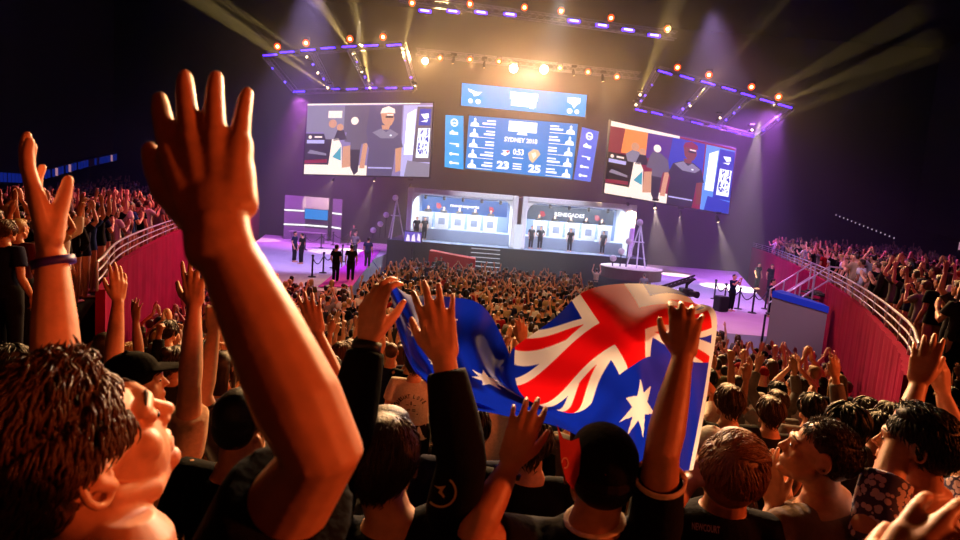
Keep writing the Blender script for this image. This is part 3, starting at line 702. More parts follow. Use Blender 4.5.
# ------------------------------------------------------------------ trusses, lamps, haze
tmetal = mat('truss_metal', '#8a8890', .4, .8)
def truss(name, a, b, lbl, w=.42, cat='truss', group=None):
    r = empty(name, a.lerp(b,.5), lbl, cat, group); d = (b-a); L = d.length; s, t = frame_of(d, V(0,0,1)); n = max(3, int(L/w/1.1))
    bm = bmesh.new(); offs = [(s+t)*w*.5,(s-t)*w*.5,(-s-t)*w*.5,(-s+t)*w*.5]
    for o in offs: tube(bm, [a+o,b+o], .03, seg=6, caps=(0,0))
    obj('chords', bm, tmetal, r)
    bm = bmesh.new()
    for i in range(n):
        p, q = a.lerp(b,i/n), a.lerp(b,(i+1)/n)
        for k in range(4): tube(bm, [p+offs[k], q+offs[(k+1)%4]], .016, seg=4, caps=(0,0))
    obj('lacing', bm, tmetal, r); return r
AMB = mat_em('amber_lens', '#ffb468', 14); HOT = mat_em('hot_lens', '#ffe4b0', 60); VIO = mat_em('violet_lens', '#3c1cff', 8); VIOW = mat_em('violet_core','#9488ff', 7); VIOL = mat_em('violet_dot','#4c34ff',7); ORG = mat_em('orange_halo', '#ff4a14', 2.2)
def aim_euler(d): return d.to_track_quat('-Z','Y').to_euler()
def spot(loc, d, energy, col, deg, blend=.4, soft=.1, parent=None, name='beam_lamp'):
    l = bpy.data.lights.new(name,'SPOT'); l.energy = energy; l.color = col; l.spot_size = math.radians(deg); l.spot_blend = blend; l.shadow_soft_size = soft
    o = bpy.data.objects.new(name, l); COL.objects.link(o); o.rotation_euler = aim_euler(d)
    if parent: o.parent = parent; o.location = Vector(loc)-WL(parent)
    else: o.location = loc
    return o
def blinder(px, py, Y, lbl, group, r=.17, hot=False, energy=0, aimpt=None, deg=70, col=(1,.55,.22)):
    c = PY(px,py,Y); root = empty('blinder_lamp', c+V(0,0,r+.28), lbl, 'lamp', group)
    d = ((aimpt if aimpt else V(c.x*.35,8,2))-c).normalized()
    b = bmesh.new(); tube(b, [c-d*.35, c-d*.06], [r*.8,r*1.12], seg=14, caps=(1,0)); obj('housing', b, black, root, smooth=True)
    b = bmesh.new(); s,t = frame_of(d); tube(b,[c+s*r*1.2-d*.15, c+s*r*1.2+V(0,0,r+.2), c-s*r*1.2+V(0,0,r+.2), c-s*r*1.2-d*.15] if abs(s.z)<.5 else [c+t*r*1.2-d*.15, c+t*r*1.2+V(0,0,r+.2), c-t*r*1.2+V(0,0,r+.2), c-t*r*1.2-d*.15], .025, seg=6); obj('yoke', b, black, root)
    b = bmesh.new(); tube(b,[c-d*.05,c],[r,r],seg=16,caps=(0,0)); obj('lens', b, HOT if hot else AMB, root)
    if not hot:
        b = bmesh.new(); ring=[c-d*.02+s*(r*1.08*math.cos(k*PI/8))+t*(r*1.08*math.sin(k*PI/8)) for k in range(16)]; tube(b, ring, .06, seg=6, closed=True, side=d); obj('halo_ring', b, ORG, root)  # emissive ring stands in for the orange halo around the lamp
    if energy: spot(c+d*.08, d, energy, col, deg, .6, .12, root)
    return c
def ledbar(px, py, Y, tx, ty, lbl, group, ln=.85, core=True):
    """LED batten centred on the pixel, long axis along image direction (tx,ty)"""
    c = PY(px,py,Y); e = (PY(px+tx,py+ty,Y)-c).normalized(); root = empty('led_batten', c, lbl, 'lamp', group)
    b = bmesh.new(); q = V(0,.12,.05); tube(b,[c-e*ln*.52+q,c+e*ln*.52+q],.12,seg=8); obj('housing', b, black, root)
    b = bmesh.new(); tube(b,[c-e*ln*.5,c+e*ln*.5],.10 if core else .05,seg=8); obj('lens', b, VIO, root, smooth=True)
    if core:
        b = bmesh.new(); q=V(0,-.085,0); tube(b,[c-e*ln*.36+q,c+e*ln*.36+q],.055,seg=8); obj('bright_strip', b, VIOW, root, smooth=True)
    return c
def pix(px,py,Y): spot_dot(px,py,Y)
def dotlamp(px,py,Y,lbl,group):
    c = PY(px,py,Y); root = empty('pixel_lamp', c, lbl, 'lamp', group)
    b = bmesh.new(); ell(b,c+V(0,.1,.02),(.09,.09,.09)); obj('housing', b, black, root, smooth=True)
    b = bmesh.new(); ell(b,c,(.065,.065,.065)); obj('lens', b, VIOL, root, smooth=True)
ordn2 = ordn + ['fifteenth','sixteenth']
# upper front truss
YT = 36
truss('lighting_truss', PY(400,-2,YT+.3), PY(676,36,YT+.3), 'long front truss with amber and violet lamps above the crowd side of the stage')
top_or = [(412,3),(470,4),(524.5,7.5),(561,11),(611,18),(667.5,29)]
for i,(x,y) in enumerate(top_or): blinder(x,y,YT,f'{ordn[i]} small amber lamp on the top front truss, counted from the pale screen end','amber lamps on the top front truss',.14,energy=800 if i%2 else 0,aimpt=V((x-540)*.05,10,2))
top_vi = [(425,11),(453,11.5),(481,12.5),(510,14.5),(574,21),(602,25.5),(628,30),(654,35.5)]
for i,(x,y) in enumerate(top_vi): ledbar(x,y,YT-.1,10,1.3,f'{ordn[i]} violet batten on the top front truss, counted from the pale screen end','violet battens on the top front truss',.62)
# mid truss with the hot lamps
YM = 39.5
truss('lighting_truss', PY(416,52,YM+.3), PY(640,76,YM+.3), 'stage truss with blinding warm lamps just above the header screen')
mid = [(425,61,1),(440,58,0),(470,59.5,0),(499,61.5,0),(513.5,68.5,2),(544,69.5,2),(560,68,0),(588,72,0),(617,77,0)]
for i,(x,y,h) in enumerate(mid):
    blinder(x,y,YM,f'{ordn[i]} lamp from the pale screen end over the header screen, {"blinding white" if h else "amber"}','lamps on the truss over the header screen',(.13,.2,.27)[h],hot=h>0,energy=(1600,5000,9000)[h],aimpt=V((x-540)*.06,6,2.5),col=(1,.5,.18) if not h else (1,.5,.19))
# downward stage spots on the mid truss (their cones show in the haze)
def mover(px,py,Y,tgt,lbl,energy,deg,col=(1,.72,.4),group='moving heads over the stage',name='moving_head',r=.09):
    c = PY(px,py,Y); root = empty(name, c+V(0,0,.45), lbl, 'lamp', group); d = (tgt-c).normalized()
    b = bmesh.new(); tube(b,[c-d*.4,c-d*.2,c],[r*.8,r*1.2,r],seg=12,caps=(1,0)); obj('head', b, black, root, smooth=True)
    b = bmesh.new(); box(b,c+V(0,0,.4)-d*.2,(.36,.3,.14),bev=.03); obj('base', b, black, root)
    b = bmesh.new(); tube(b,[c+d*.005,c+d*.02],[r*.8,r*.8],seg=12,caps=(0,0)); obj('lens', b, mat_em('mover_lens','#ffe0b0',8), root)
    spot(c+d*.08,d,energy,col,deg,.25,.04,root); return c
for i,(x,y,tx,ty,e) in enumerate([(453,63,445,120,5000),(484,67,478,120,5000),(574,75,580,140,6000),(603,81,612,160,9000)]):
    mover(x,y,YM+.2,PY(tx,ty,43 if i<3 else 42),f'{ordn[i]} moving head casting a short cone down from the truss over the header screen',e,34)
for i,(x,y,tx,ty,e,Y2) in enumerate([(326,97,292,225,0,0),(441,21,436,80,0,0)][:0]): pass
# canopy frames over the side screens
def canopy(corners, cross, lbl, nm):
    (a,b,c,d) = corners                                  # far-left, far-right (lower row), near-right, near-left
    r = empty('canopy_truss', (a+b+c+d)/4, lbl, 'truss'); n = 0
    for p,q in ((a,b),(b,c),(c,d),(d,a))+tuple(cross):
        bm = bmesh.new(); dd=(q-p); s,t=frame_of(dd,V(0,0,1)); w=.3; offs=[(s+t)*w*.5,(s-t)*w*.5,(-s-t)*w*.5,(-s+t)*w*.5]; k=max(3,int(dd.length/.4))
        for o in offs: tube(bm,[p+o,q+o],.025,seg=5,caps=(0,0))
        for i in range(k):
            u,v=p.lerp(q,i/k),p.lerp(q,(i+1)/k)
            for j in range(4): tube(bm,[u+offs[j],v+offs[(j+1)%4]],.013,seg=4,caps=(0,0))
        obj('truss_bay', bm, tmetal, r)
Y1, Y2 = 36, 42
canopy((PY(296,92,Y2),PY(415,88,Y2),PY(403,44,Y1),PY(265,55,Y1)), ((PY(312,51,Y1),PY(332,90,Y2)),(PY(350,49,Y1),PY(370,89,Y2))), 'canopy frame with violet battens above the level pale screen','l')
canopy((PY(636,107,Y2),PY(755,136,Y2),PY(792,107,Y1),PY(658,69,Y1)), ((PY(709,83,Y1),PY(677,117,Y2)),(PY(750,95,Y1),PY(718,127,Y2))), 'canopy frame with violet battens above the tilted screen','r')
L1 = [(270,55),(287,52),(308,50),(328,48),(349,46.5),(371,45.5),(394,45)]; L2 = [(299,91.5),(334,89),(352,89),(371,88),(391,88),(409,88)]
for i,(x,y) in enumerate(L1): ledbar(x,y,Y1-.2,10,-.6,f'{ordn[i]} violet batten on the near edge of the canopy over the pale screen','battens on the canopy over the pale screen',.8,False)
for i,(x,y) in enumerate(L2): ledbar(x,y,Y2-.2,10,-.2,f'{ordn[i]} violet batten on the far edge of the canopy over the pale screen','battens on the canopy over the pale screen',.75,False)
for i,(x,y) in enumerate([(272.5,68.5),(285,82),(313,64.5),(323.5,79),(357,62),(365,77),(405,60.5),(411,77.5)]): dotlamp(x,y,(Y1+Y2)/2,f'{ordn[i]} violet pixel lamp on the cross bays of the canopy over the pale screen','pixel lamps on the canopy over the pale screen')
R1 = [(665,72.5),(687,77.5),(708,83),(729,89),(748,95),(767,101),(785,106)]; R2 = [(641,110.5),(657,113.5),(678,118),(697,123),(715,127),(733,131.5),(748,135)]
for i,(x,y) in enumerate(R1): ledbar(x,y,Y1-.2,10,2.9,f'{ordn[i]} violet batten on the near edge of the canopy over the tilted screen','battens on the canopy over the tilted screen',.8,False)
for i,(x,y) in enumerate(R2): ledbar(x,y,Y2-.2,10,2.4,f'{ordn[i]} violet batten on the far edge of the canopy over the tilted screen','battens on the canopy over the tilted screen',.75,False)
for i,(x,y) in enumerate([(652,85),(645,95.5),(641,101),(697,96),(689,103.5),(683,109),(739,107),(726,120),(734,113),(778,119.5),(763.5,130)]): dotlamp(x,y,(Y1+Y2)/2,f'{ordn[i]} violet pixel lamp on the cross bays of the canopy over the tilted screen','pixel lamps on the canopy over the tilted screen')
for i,(x,y) in enumerate([(277.5,46.5),(306,43),(350,39),(383,37)]): blinder(x,y,Y1-.3,f'{ordn[i]} amber lamp above the canopy over the pale screen','amber lamps above the canopy over the pale screen',.14,energy=(700 if i%2 else 0),aimpt=V(-5,8,2))
for i,(x,y) in enumerate([(677.5,67.5),(709,75),(751.5,87),(778.5,97)]): blinder(x,y,Y1-.3,f'{ordn[i]} amber lamp above the canopy over the tilted screen','amber lamps above the canopy over the tilted screen',.14,energy=(700 if i%2 else 0),aimpt=V(6,8,2))
# slim beams thrown up and out from the canopies
beams = [(370,88,348,-40,5,26000,29),(362,72,318,-30,4.5,16000,29),(353,54,312,-10,4.5,12000,30),(328,88,225,18,4.5,13000,30),(318,73,225,10,3.5,8000,30),(307,57,215,-5,3.5,6000,30),(403,53,419,-30,4,9000,30),(415,86,425,55,9,6000,38),
         (636,105,672,15,5.5,12000,31),(640,95,668,5,5,9000,31),(690,106,802,-25,6,15000,29),(720,118,830,60,5,7000,30),(752,130,840,92,4.5,4000,31),(774,105,860,70,5,4000,30)]
for i,(x,y,tx,ty,dg_,e,Yt) in enumerate(beams):
    s_ = 'pale' if x<500 else 'tilted'
    mover(x,y,39 if i else 41,PY(tx,ty,Yt),f'{ordn2[i if i<8 else i-8]} moving head throwing a slim beam up from the canopy over the {s_} screen',e*(7 if x<500 else 3.2),dg_,(1,.66,.2),f'moving heads on the canopy over the {s_} screen')
# rigging seen under the side screens, throwing cones down on the wings
for i,(x,y,tx,ty,Yv,e,col) in enumerate([(333,90,283,170,41,0,(1,.7,.4)),(333,180,300,232,44,5000,(1,.7,.4)),(374,181,352,250,43,7000,(1,.75,.45)),(410,186,398,240,43,4000,(1,.75,.45)),(308,112,262,215,43,9000,(1,.62,.35)),
                                        (628,205,640,262,40,7000,(1,.7,.4)),(680,216,676,275,40,9000,(1,.72,.6)),(718,222,735,288,38,12000,(1,.8,.62)),(655,208,662,290,38,8000,(1,.75,.6))]):
    if not e: continue
    mover(x,y,Yv-1,PZ(tx,ty,1.2) if ty>225 else PY(tx,ty,44),f'{ordn[i]} moving head hanging under the video screens, cone aimed at the stage wings',e,24,col,'moving heads under the video screens')
# round pool of warm light on the wing below the stair
spot(PY(760,120,33), PZ(733,288,1.2)-PY(760,120,33), 34000, (1,.85,.6), 22, .12, .05, name='pool_lamp')
spot(PY(360,20,38), PZ(335,252,1.2)-PY(360,20,38), 22000, (1,.8,.55), 15, .4, .05, name='pool_lamp')
# unseen lamps: coloured wash over stage, walls and haze
spot(V(-8,24.8,14.5), V(-3,9,-13.5), 18000, (.62,.42,1), 52, .6, .3, name='unseen_wash')
spot(V(9,24.8,14.5), V(4,8,-13.5), 13000, (.62,.42,1), 56, .6, .3, name='unseen_wash')
spot(V(2.6,24.8,14.5), V(0,17,-10), 15000, (.85,.92,1), 34, .5, .3, name='unseen_wash')  # unseen white spot added to brighten the booth fronts
spot(V(19,38,13), V(-4,9,-9), 24000, (.55,.13,.9), 110, .8, .3, name='unseen_wash')  # unseen lamp added inside the haze to tint it purple
spot(V(-14,41,12), V(2,6,-9), 15000, (.6,.12,.75), 110, .8, .3, name='unseen_wash')  # added purple tint for the haze on the opposite side, no fixture
spot(V(9,24.8,14.5), V(6,0,-13), 5000, (1,.1,.75), 75, .7, .3, name='unseen_wash')
spot(V(-5,24.8,14.5), V(-8,-8,-12), 7000, (1,.1,.3), 75, .7, .3, name='unseen_wash')
spot(V(3,50,17), V(0,-9,-10), 10000, (1,.36,.26), 120, .9, .3, name='unseen_wash')  # hidden behind the header screen, added to warm the haze
spot(V(3,4,18), V(8.5,19,-16.5), 12000, (.8,.55,1), 26, .7, .3, name='unseen_fill')  # unseen, added to lift the lilac wing, the block and the wall
spot(V(4,4,18), V(5,11,-15.5), 1500, (1,.05,.5), 38, .8, .3, name='unseen_fill')  # unseen magenta light added on the right wall drape
spot(V(-2,4,18), V(-7,16,-16), 4200, (1,.08,.32), 30, .8, .3, name='unseen_fill')  # unseen crimson light added to redden the left wall
# unseen warm lamps over the house (rim light), unseen side and rear fill
for x,e in ((-7,7000),(-1,15000),(6,18000),(11,17000)):
    spot(V(x,24.8,14.5), V(x*.2-x,-20,-11), e, (1,.54,.2), 42, .7, .35, name='unseen_spot')
spot(V(13,-1.0,8.0), V(-13,3,-4.0), 4300, (1,.15,.03), 42, .6, .6, name='unseen_fill')
spot(V(3,-9,12), V(-3,12,-8), 190, (1,.1,.02), 60, .8, .8, name='unseen_fill')  # weak unseen red fill from behind the camera
spot(V(0,1,16), V(1,22,-15), 9500, (1,.53,.2), 44, .8, .8, name='unseen_fill')  # unseen golden front light added for the floor crowd
spot(V(4,24.8,14.5), V(.35-4,1.6-24.8,4.85-14.5), 16000, (1,.82,.68), 7, .6, .3, name='unseen_spot')  # narrow unseen spot added to whiten the flag
# violet spill of the canopy battens
for q in (PY(345,68,39),PY(712,104,39)):
    for dx in (-2.2,2.2):
        spot(q+V(dx,0,-.2), V(0,0,-1), 1500, (.32,.1,1), 160, .9, .5, name='batten_spill')
# side stands
spot(V(-2,22,19), V(-14,-6,-14), 800, (.75,.28,.65), 75, .8, .5, name='stand_lamp')
spot(V(4,22,19), V(13,-8,-13), 450, (.7,.2,.6), 75, .8, .5, name='stand_lamp')
# haze filling the stage end of the hall
bm = bmesh.new(); box(bm, (0,38.4,11.6), (62,26.5,22.6)); hz = bpy.data.materials.new('haze'); hz.use_nodes = True; nt = hz.node_tree
nt.nodes.remove(nt.nodes['Principled BSDF']); vs = nt.nodes.new('ShaderNodeVolumeScatter'); vs.inputs['Color'].default_value=(1,1,1,1); vs.inputs['Density'].default_value=.008; vs.inputs['Anisotropy'].default_value=.35
nt.links.new(vs.outputs[0], nt.nodes['Material Output'].inputs['Volume']); hz.cycles.homogeneous_volume = True
o = obj('stage_haze', bm, hz, loc=(0,38.4,.3)); setp(o, 'warm smoky haze hanging in the air around the stage', 'haze', kind='stuff')
# ------------------------------------------------------------------ world and view
w = bpy.data.worlds.new('world'); SC.world = w; w.use_nodes = True
w.node_tree.nodes['Background'].inputs['Color'].default_value = (.02,.006,.012,1); w.node_tree.nodes['Background'].inputs['Strength'].default_value = .06
SC.view_settings.view_transform = 'Standard'; SC.view_settings.look = 'None'; SC.view_settings.exposure = 0.0; SC.view_settings.gamma = 1
SC.view_settings.use_curve_mapping = False
SC.cycles.use_denoising = True
SC.cycles.max_bounces = 5; SC.cycles.diffuse_bounces = 2; SC.cycles.glossy_bounces = 2; SC.cycles.volume_bounces = 0; SC.cycles.transparent_max_bounces = 6
SC.cycles.sample_clamp_indirect = 4; SC.cycles.caustics_reflective = False; SC.cycles.caustics_refractive = False
# ------------------------------------------------------------------ the flag
def cubic(xk, yk, x):
    """natural cubic spline through knots, yk (n,m)"""
    xk = np.asarray(xk,float); yk = np.asarray(yk,float); n = len(xk); h = np.diff(xk)
    A = np.zeros((n,n)); R = np.zeros((n,)+yk.shape[1:]); A[0,0]=A[-1,-1]=1
    for i in range(1,n-1):
        A[i,i-1]=h[i-1]; A[i,i]=2*(h[i-1]+h[i]); A[i,i+1]=h[i]; R[i]=6*((yk[i+1]-yk[i])/h[i]-(yk[i]-yk[i-1])/h[i-1])
    Mm = np.linalg.solve(A,R.reshape(n,-1)).reshape(R.shape)
    i = np.clip(np.searchsorted(xk,x)-1,0,n-2); hh=h[i]; a=(xk[i+1]-x)/hh; b=(x-xk[i])/hh
    sh = (-1,)+(1,)*(yk.ndim-1); a=a.reshape(sh); b=b.reshape(sh); hh=hh.reshape(sh)
    return a*yk[i]+b*yk[i+1]+((a**3-a)*Mm[i]+(b**3-b)*Mm[i+1])*hh*hh/6
UK = [0,.07,.14,.25,.375,.5,.6,.7,.8,.9,1.0]
VK = [0,.25,.5,.75,1.0]
G = [ # hoist -> fly; each: five rows top -> bottom (px, py, depth)
 [(694,304,1.86),(716,314,1.80),(712,362,1.72),(704,415,1.64),(693,470,1.60)],
 [(690,298,1.84),(694,322,1.74),(694,362,1.66),(686,415,1.60),(676,472,1.57)],
 [(668,287,1.84),(672,314,1.62),(662,357,1.59),(664,410,1.55),(656,474,1.54)],
 [(597,287,1.80),(624,326,1.60),(638,362,1.52),(640,406,1.50),(630,462,1.52)],
 [(557,316,1.76),(575,358,1.60),(603,389,1.53),(606,425,1.53),(598,446,1.56)],
 [(515,347,1.74),(524,397,1.62),(568,413,1.57),(574,425,1.60),(574,434,1.66)],
 [(507,348,1.76),(490,366,1.66),(507,393,1.60),(528,412,1.64),(542,422,1.70)],
 [(480,306,1.80),(458,340,1.68),(456,374,1.60),(464,396,1.62),(478,412,1.68)],
 [(428,296,1.70),(428,326,1.60),(432,358,1.55),(438,380,1.56),(446,398,1.60)],
 [(398,290,1.52),(404,312,1.50),(407,338,1.48),(412,362,1.50),(420,378,1.53)],
 [(370,257,1.46),(384,280,1.45),(392,302,1.47),(397,326,1.49),(404,346,1.50)]]
def star_pts(cx, cy, R, n, r=None):
    r = R*(4/9 if n==7 else .45) if r is None else r
    return [(cx+(R if k%2==0 else r)*math.sin(k*PI/n), cy-(R if k%2==0 else r)*math.cos(k*PI/n)) for k in range(2*n)]
def inpoly(X, Y, pts):
    ins = np.zeros(X.shape,bool); n=len(pts)
    for i in range(n):
        x1,y1=pts[i]; x2,y2=pts[i-1]
        if y1==y2: continue
        ins ^= ((y1>Y)!=(y2>Y)) & (X < (x2-x1)*(Y-y1)/(y2-y1)+x1)
    return ins
def flag_colour(U, Vv):
    """0 blue 1 white 2 red, flag 2 x 1, U,V in 0..1 with U=0 at the hoist"""
    X = U*2; Y = Vv; c = np.zeros(U.shape,int)
    can = (X<1)&(Y<.5); s = .5/30                       # union flag on a 60 x 30 grid
    x = X/s; y = Y/s
    d1 = (y-15) - (x-30)*.5; d2 = (y-15)+(x-30)*.5; k = math.cos(math.atan(.5))
    dist1, dist2 = d1*k, d2*k
    sal = (np.abs(dist1)<4)|(np.abs(dist2)<4)
    c[can&sal] = 1
    left = x<30
    r1 = (np.where(left, (dist1>-.6)&(dist1<2.2), (dist1<.6)&(dist1>-2.2)))
    r2 = (np.where(left, (dist2>-.6)&(dist2<2.2), (dist2<.6)&(dist2>-2.2)))
    c[can&(r1|r2)] = 2
    c[can&((np.abs(x-30)<8.2)|(np.abs(y-15)<6.6))] = 1
    c[can&((np.abs(x-30)<5)|(np.abs(y-15)<4.3))] = 2
    for cx,cy,R,n in ((.5,.75,.15,7),(1.5,.8333,1/14,7),(1.25,.4375,1/14,7),(1.5,.1667,1/14,7),(1.7222,.3556,1/14,7),(1.6,.5417,1/24,5)):
        c[inpoly(X,Y,star_pts(cx,cy,R,n))] = 1
    c[X<.035] = 1                                        # hoist header
    return c
def build_flag():
    nu, nv = 420, 210
    us = np.linspace(0,1,nu+1); vs = np.linspace(0,1,nv+1)
    g = np.array(G,float)                                # (11,5,3)
    a = cubic(UK, g, us)                                 # (nu+1,5,3)
    b = cubic(VK, a.transpose(1,0,2), vs)                # (nv+1,nu+1,3)
    UU, VV = np.meshgrid(us, vs)
    fold = (.016*np.sin(UU*34+VV*7) + .010*np.sin(VV*19-UU*11+1) + .012*np.sin(UU*61+VV*13))*np.clip((UU-.47)/.12,.35,1)
    b[...,2] += fold
    b[...,1] += fold*120*np.clip((UU-.5)/.1,0,1)*.5
    verts = []
    f = np.array(CF); r = np.array(CR); u = np.array(CU); cm = np.array(CAM)
    d = b[...,2:3]
    pw = cm + f*d + r*((b[...,0:1]-480)*d/FPX) + u*((270-b[...,1:2])*d/FPX)
    pv = pw.reshape(-1,3)
    i = np.arange(nv)[:,None]*(nu+1)+np.arange(nu)[None,:]
    faces = np.stack([i,i+1,i+nu+2,i+nu+1],-1).reshape(-1,4)
    me = bpy.data.meshes.new('flag'); me.vertices.add(len(pv)); me.vertices.foreach_set('co', pv.ravel())
    me.loops.add(faces.size); me.loops.foreach_set('vertex_index', faces.ravel().astype(np.int32))
    me.polygons.add(len(faces)); me.polygons.foreach_set('loop_start', np.arange(0,faces.size,4,dtype=np.int32)); 
    uc = (us[:-1]+us[1:])/2; vc = (vs[:-1]+vs[1:])/2; Uc, Vc = np.meshgrid(uc, vc)
    me.polygons.foreach_set('material_index', flag_colour(Uc,Vc).ravel().astype(np.int32))
    me.polygons.foreach_set('use_smooth', np.ones(len(faces),bool)); me.update(); me.validate()
    def cloth(name, col):
        m = bpy.data.materials.new(name); m.use_nodes=True; nt=m.node_tree; b=nt.nodes['Principled BSDF']; b.inputs['Base Color'].default_value=lin(col); b.inputs['Roughness'].default_value=.6; b.inputs['Sheen Weight'].default_value=.1
        t=nt.nodes.new('ShaderNodeBsdfTranslucent'); t.inputs['Color'].default_value=lin(col); mx=nt.nodes.new('ShaderNodeMixShader'); mx.inputs[0].default_value=.5
        wv=nt.nodes.new('ShaderNodeTexNoise'); wv.inputs['Scale'].default_value=900; bp=nt.nodes.new('ShaderNodeBump'); bp.inputs['Strength'].default_value=.05; tc=nt.nodes.new('ShaderNodeTexCoord')
        nt.links.new(tc.outputs['Object'],wv.inputs['Vector']); nt.links.new(wv.outputs['Fac'],bp.inputs['Height']); nt.links.new(bp.outputs['Normal'],b.inputs['Normal'])
        nt.links.new(b.outputs[0],mx.inputs[1]); nt.links.new(t.outputs[0],mx.inputs[2]); nt.links.new(mx.outputs[0],nt.nodes['Material Output'].inputs['Surface']); return m
    o = link('flag', me, [cloth('flag_blue','#0a28c0'),cloth('flag_white','#fbf6f4'),cloth('flag_red','#f01018')], None, P(610,400,1.55))
    setp(o, 'large blue flag with red and white crosses and white stars, stretched between raised hands', 'flag')
build_flag()

# ------------------------------------------------------------------ people close to the camera
def skin(name, col):
    if name in MATS: return MATS[name]
    m = mat(name, col, .48, noise=.1, scale=45, bump=.06); b = m.node_tree.nodes['Principled BSDF']
    b.inputs['Subsurface Weight'].default_value = .12; b.inputs['Subsurface Radius'].default_value = (.02,.008,.004); b.inputs['Subsurface Scale'].default_value = .3
    return m
SK = [skin('skin_fair','#d79a78'), skin('skin_tan','#c4835f'), skin('skin_deep','#9a6244')]
def cloth(name, col, n=.12): return mat('cloth_'+name, col, .9, noise=n, scale=60, bump=.25, spec=.12)
def hairmat(name, col):
    if 'hair_'+name in MATS: return MATS['hair_'+name]
    m = mat('hair_'+name, col, .42, noise=.25, scale=220, bump=.3, spec=.35); return m
def finish(name, J, label, skm, hair=None, hairm=None, shirt=None, sleeve=.55, hem=-.12, trousers=True, voxel=.0045, group=None, brow=True, extra=None, nstr=0, strand=None):
    me = fuse(body_bm(J), voxel, 9, 'person_body')
    an = (J['AL']+J['AR'])*.5
    root = link('person', me, skm, None, (an.x,an.y,an.z-.08)); setp(root, label, 'person', group)
    if shirt:
        s = link('shirt', fuse(shirt_bm(J, sleeve, hem=hem), .008, 3, 'shirt'), shirt, root); root_s = s
    else: root_s = None
    if trousers: link('trousers', fuse(trousers_bm(J), .016, 2, 'trousers'), cloth('denim_dark','#14141c'), root)
    if hair:
        k = J.get('k',1)*J.get('heads',1)
        hm = fuse(hair_bm(J['HC'], J['HR'], k, hair), .006, 3, 'hair')
        h = link('hair' if hair!='cap' else 'cap', hm, hairm, root)
        if strand:
            b = bmesh.new(); strands(b, J['HC'], J['HR'], k, *strand); obj('hair_locks', b, hairm, h, smooth=True)
    if brow:
        k = J.get('k',1)*J.get('heads',1)
        def L(x,y,z): return J['HC'] + J['HR'] @ (V(x,y,z)*k)
        for sg in (-1,1):
            b = bmesh.new(); tube(b,[L(sg*.014,.097,.026),L(sg*.03,.0925,.031),L(sg*.046,.081,.027)],[.0022*k,.003*k,.0018*k],seg=6); obj('eyebrow', b, mat('brow_dark','#3a2416',.8), root, smooth=True)
            b = bmesh.new(); ell(b, L(sg*.031,.0875,-.001),(.0115*k,.0055*k,.0042*k),J['HR']); obj('eye', b, mat('eye_dark','#1a0e0a',.25), root, smooth=True)
    return root, root_s
def legs(J, z=None):
    PE = J['PEL']; r = (J['SR']-J['SL']); r.z = 0; r.normalize(); z = row_z(PE.y) if z is None else z
    for S, sg in (('L',-1),('R',1)):
        a = V(PE.x,PE.y,0)+r*(.1*sg); J['A'+S] = V(a.x,a.y,z+.08); J['K'+S] = V(a.x,a.y,(z+.08+PE.z)/2+.02)+V(0,0,1).cross(r)*.02
    return J
def H(F, B, **k): return dict(F=F, B=B, **k)
def band(Wp, F, rad, m, root, name='wristband', w=.02):
    b = bmesh.new(); F = F.normalized(); tube(b,[Wp-F*w/2,Wp+F*w/2],rad,seg=20,caps=(0,0)); return obj(name, b, m, root, smooth=True)
from mathutils.bvhtree import BVHTree
def project(o, polys, m, name='print', off=.002, parent=None):
    """prints flat shapes (pixel outlines seen from the camera) onto the cloth of o"""
    mw = Matrix.Translation(WL(o)); vs=[mw@v.co for v in o.data.vertices]; bvh = BVHTree.FromPolygons(vs,[tuple(p.vertices) for p in o.data.polygons])
    b = bmesh.new()
    for pl in polys:
        pts=[]
        for x,y in pl:
            dr=(CF+CR*((x-480)/FPX)+CU*((270-y)/FPX)).normalized(); h=bvh.ray_cast(CAM,dr)
            if h[0] is None: break
            pts.append(h[0]-dr*off)
        else:
            if len(pts)>2:
                try: b.faces.new([b.verts.new(p) for p in pts])
                except ValueError: pass
    return obj(name, b, m, o)
def text_polys(s, fn, bold=.02):
    me = text_mesh(s, bold); xs=[v.co.x for v in me.vertices]; ys=[v.co.y for v in me.vertices]; a,b_,c,d=min(xs),max(xs),min(ys),max(ys)
    q=[fn((v.co.x-a)/(b_-a),(v.co.y-c)/(d-c)) for v in me.vertices]
    return [[q[i] for i in p.vertices] for p in me.polygons]
BLK = cloth('black','#0c0b0d')
# 1: the man with both arms up, close at the edge
N = P(118,556,.80); SR=P(226,602,.68); SL=P(72,566,.93)
J = dict(N=N, PEL=N+V(-.02,-.05,-.53), SR=SR, SL=SL, ER=P(322,452,.535), WR=P(217,231,.56), EL=P(58,402,1.06), WL=P(52,256,1.10), HC=P(78,452,.80), heads=1.12, HR=look(36,30,6), k=1.0,
  hs=1.15, handR=H(W(-.37,1,-.5), W(.04,.3,1), curl=((4,6,6),(3,5,5),(3,5,5),(2,5,6)), spread=1.0, thumb=(30,4)), 
  handL=H(W(-.22,1,.05), W(-1,-.2,.8), curl=((-2,10,10),(-1,10,10),(0,12,12),(3,14,14)), spread=.25, thumb=(0,24)))
legs(J)
def keep1(p): return (not (abs(p.x)>.055 and p.z<.035 and p.y>-.05)) and (p.z > .075 or p.z > .03 and p.y < .06 or p.y < -.03 and p.z > -.045)
def flow1(q, n): return V(0,-.6,-.6) if q.z < .085 else V(.12,.55,.8)
man, sh = finish('m', J, 'man with tilted face and light brown quiff, both bare arms raised close to the camera', SK[0], 'crop', hairmat('brown','#4a2c16'), BLK, .73, voxel=.0034, strand=(2400,.032,.0023,flow1,keep1,.0085))
band(J['WL']-J['handL']['F'].normalized()*.012, J['handL']['F'], [(.037,.036)]*2, mat('band_purple','#3a1a90',.5), man, w=.016)
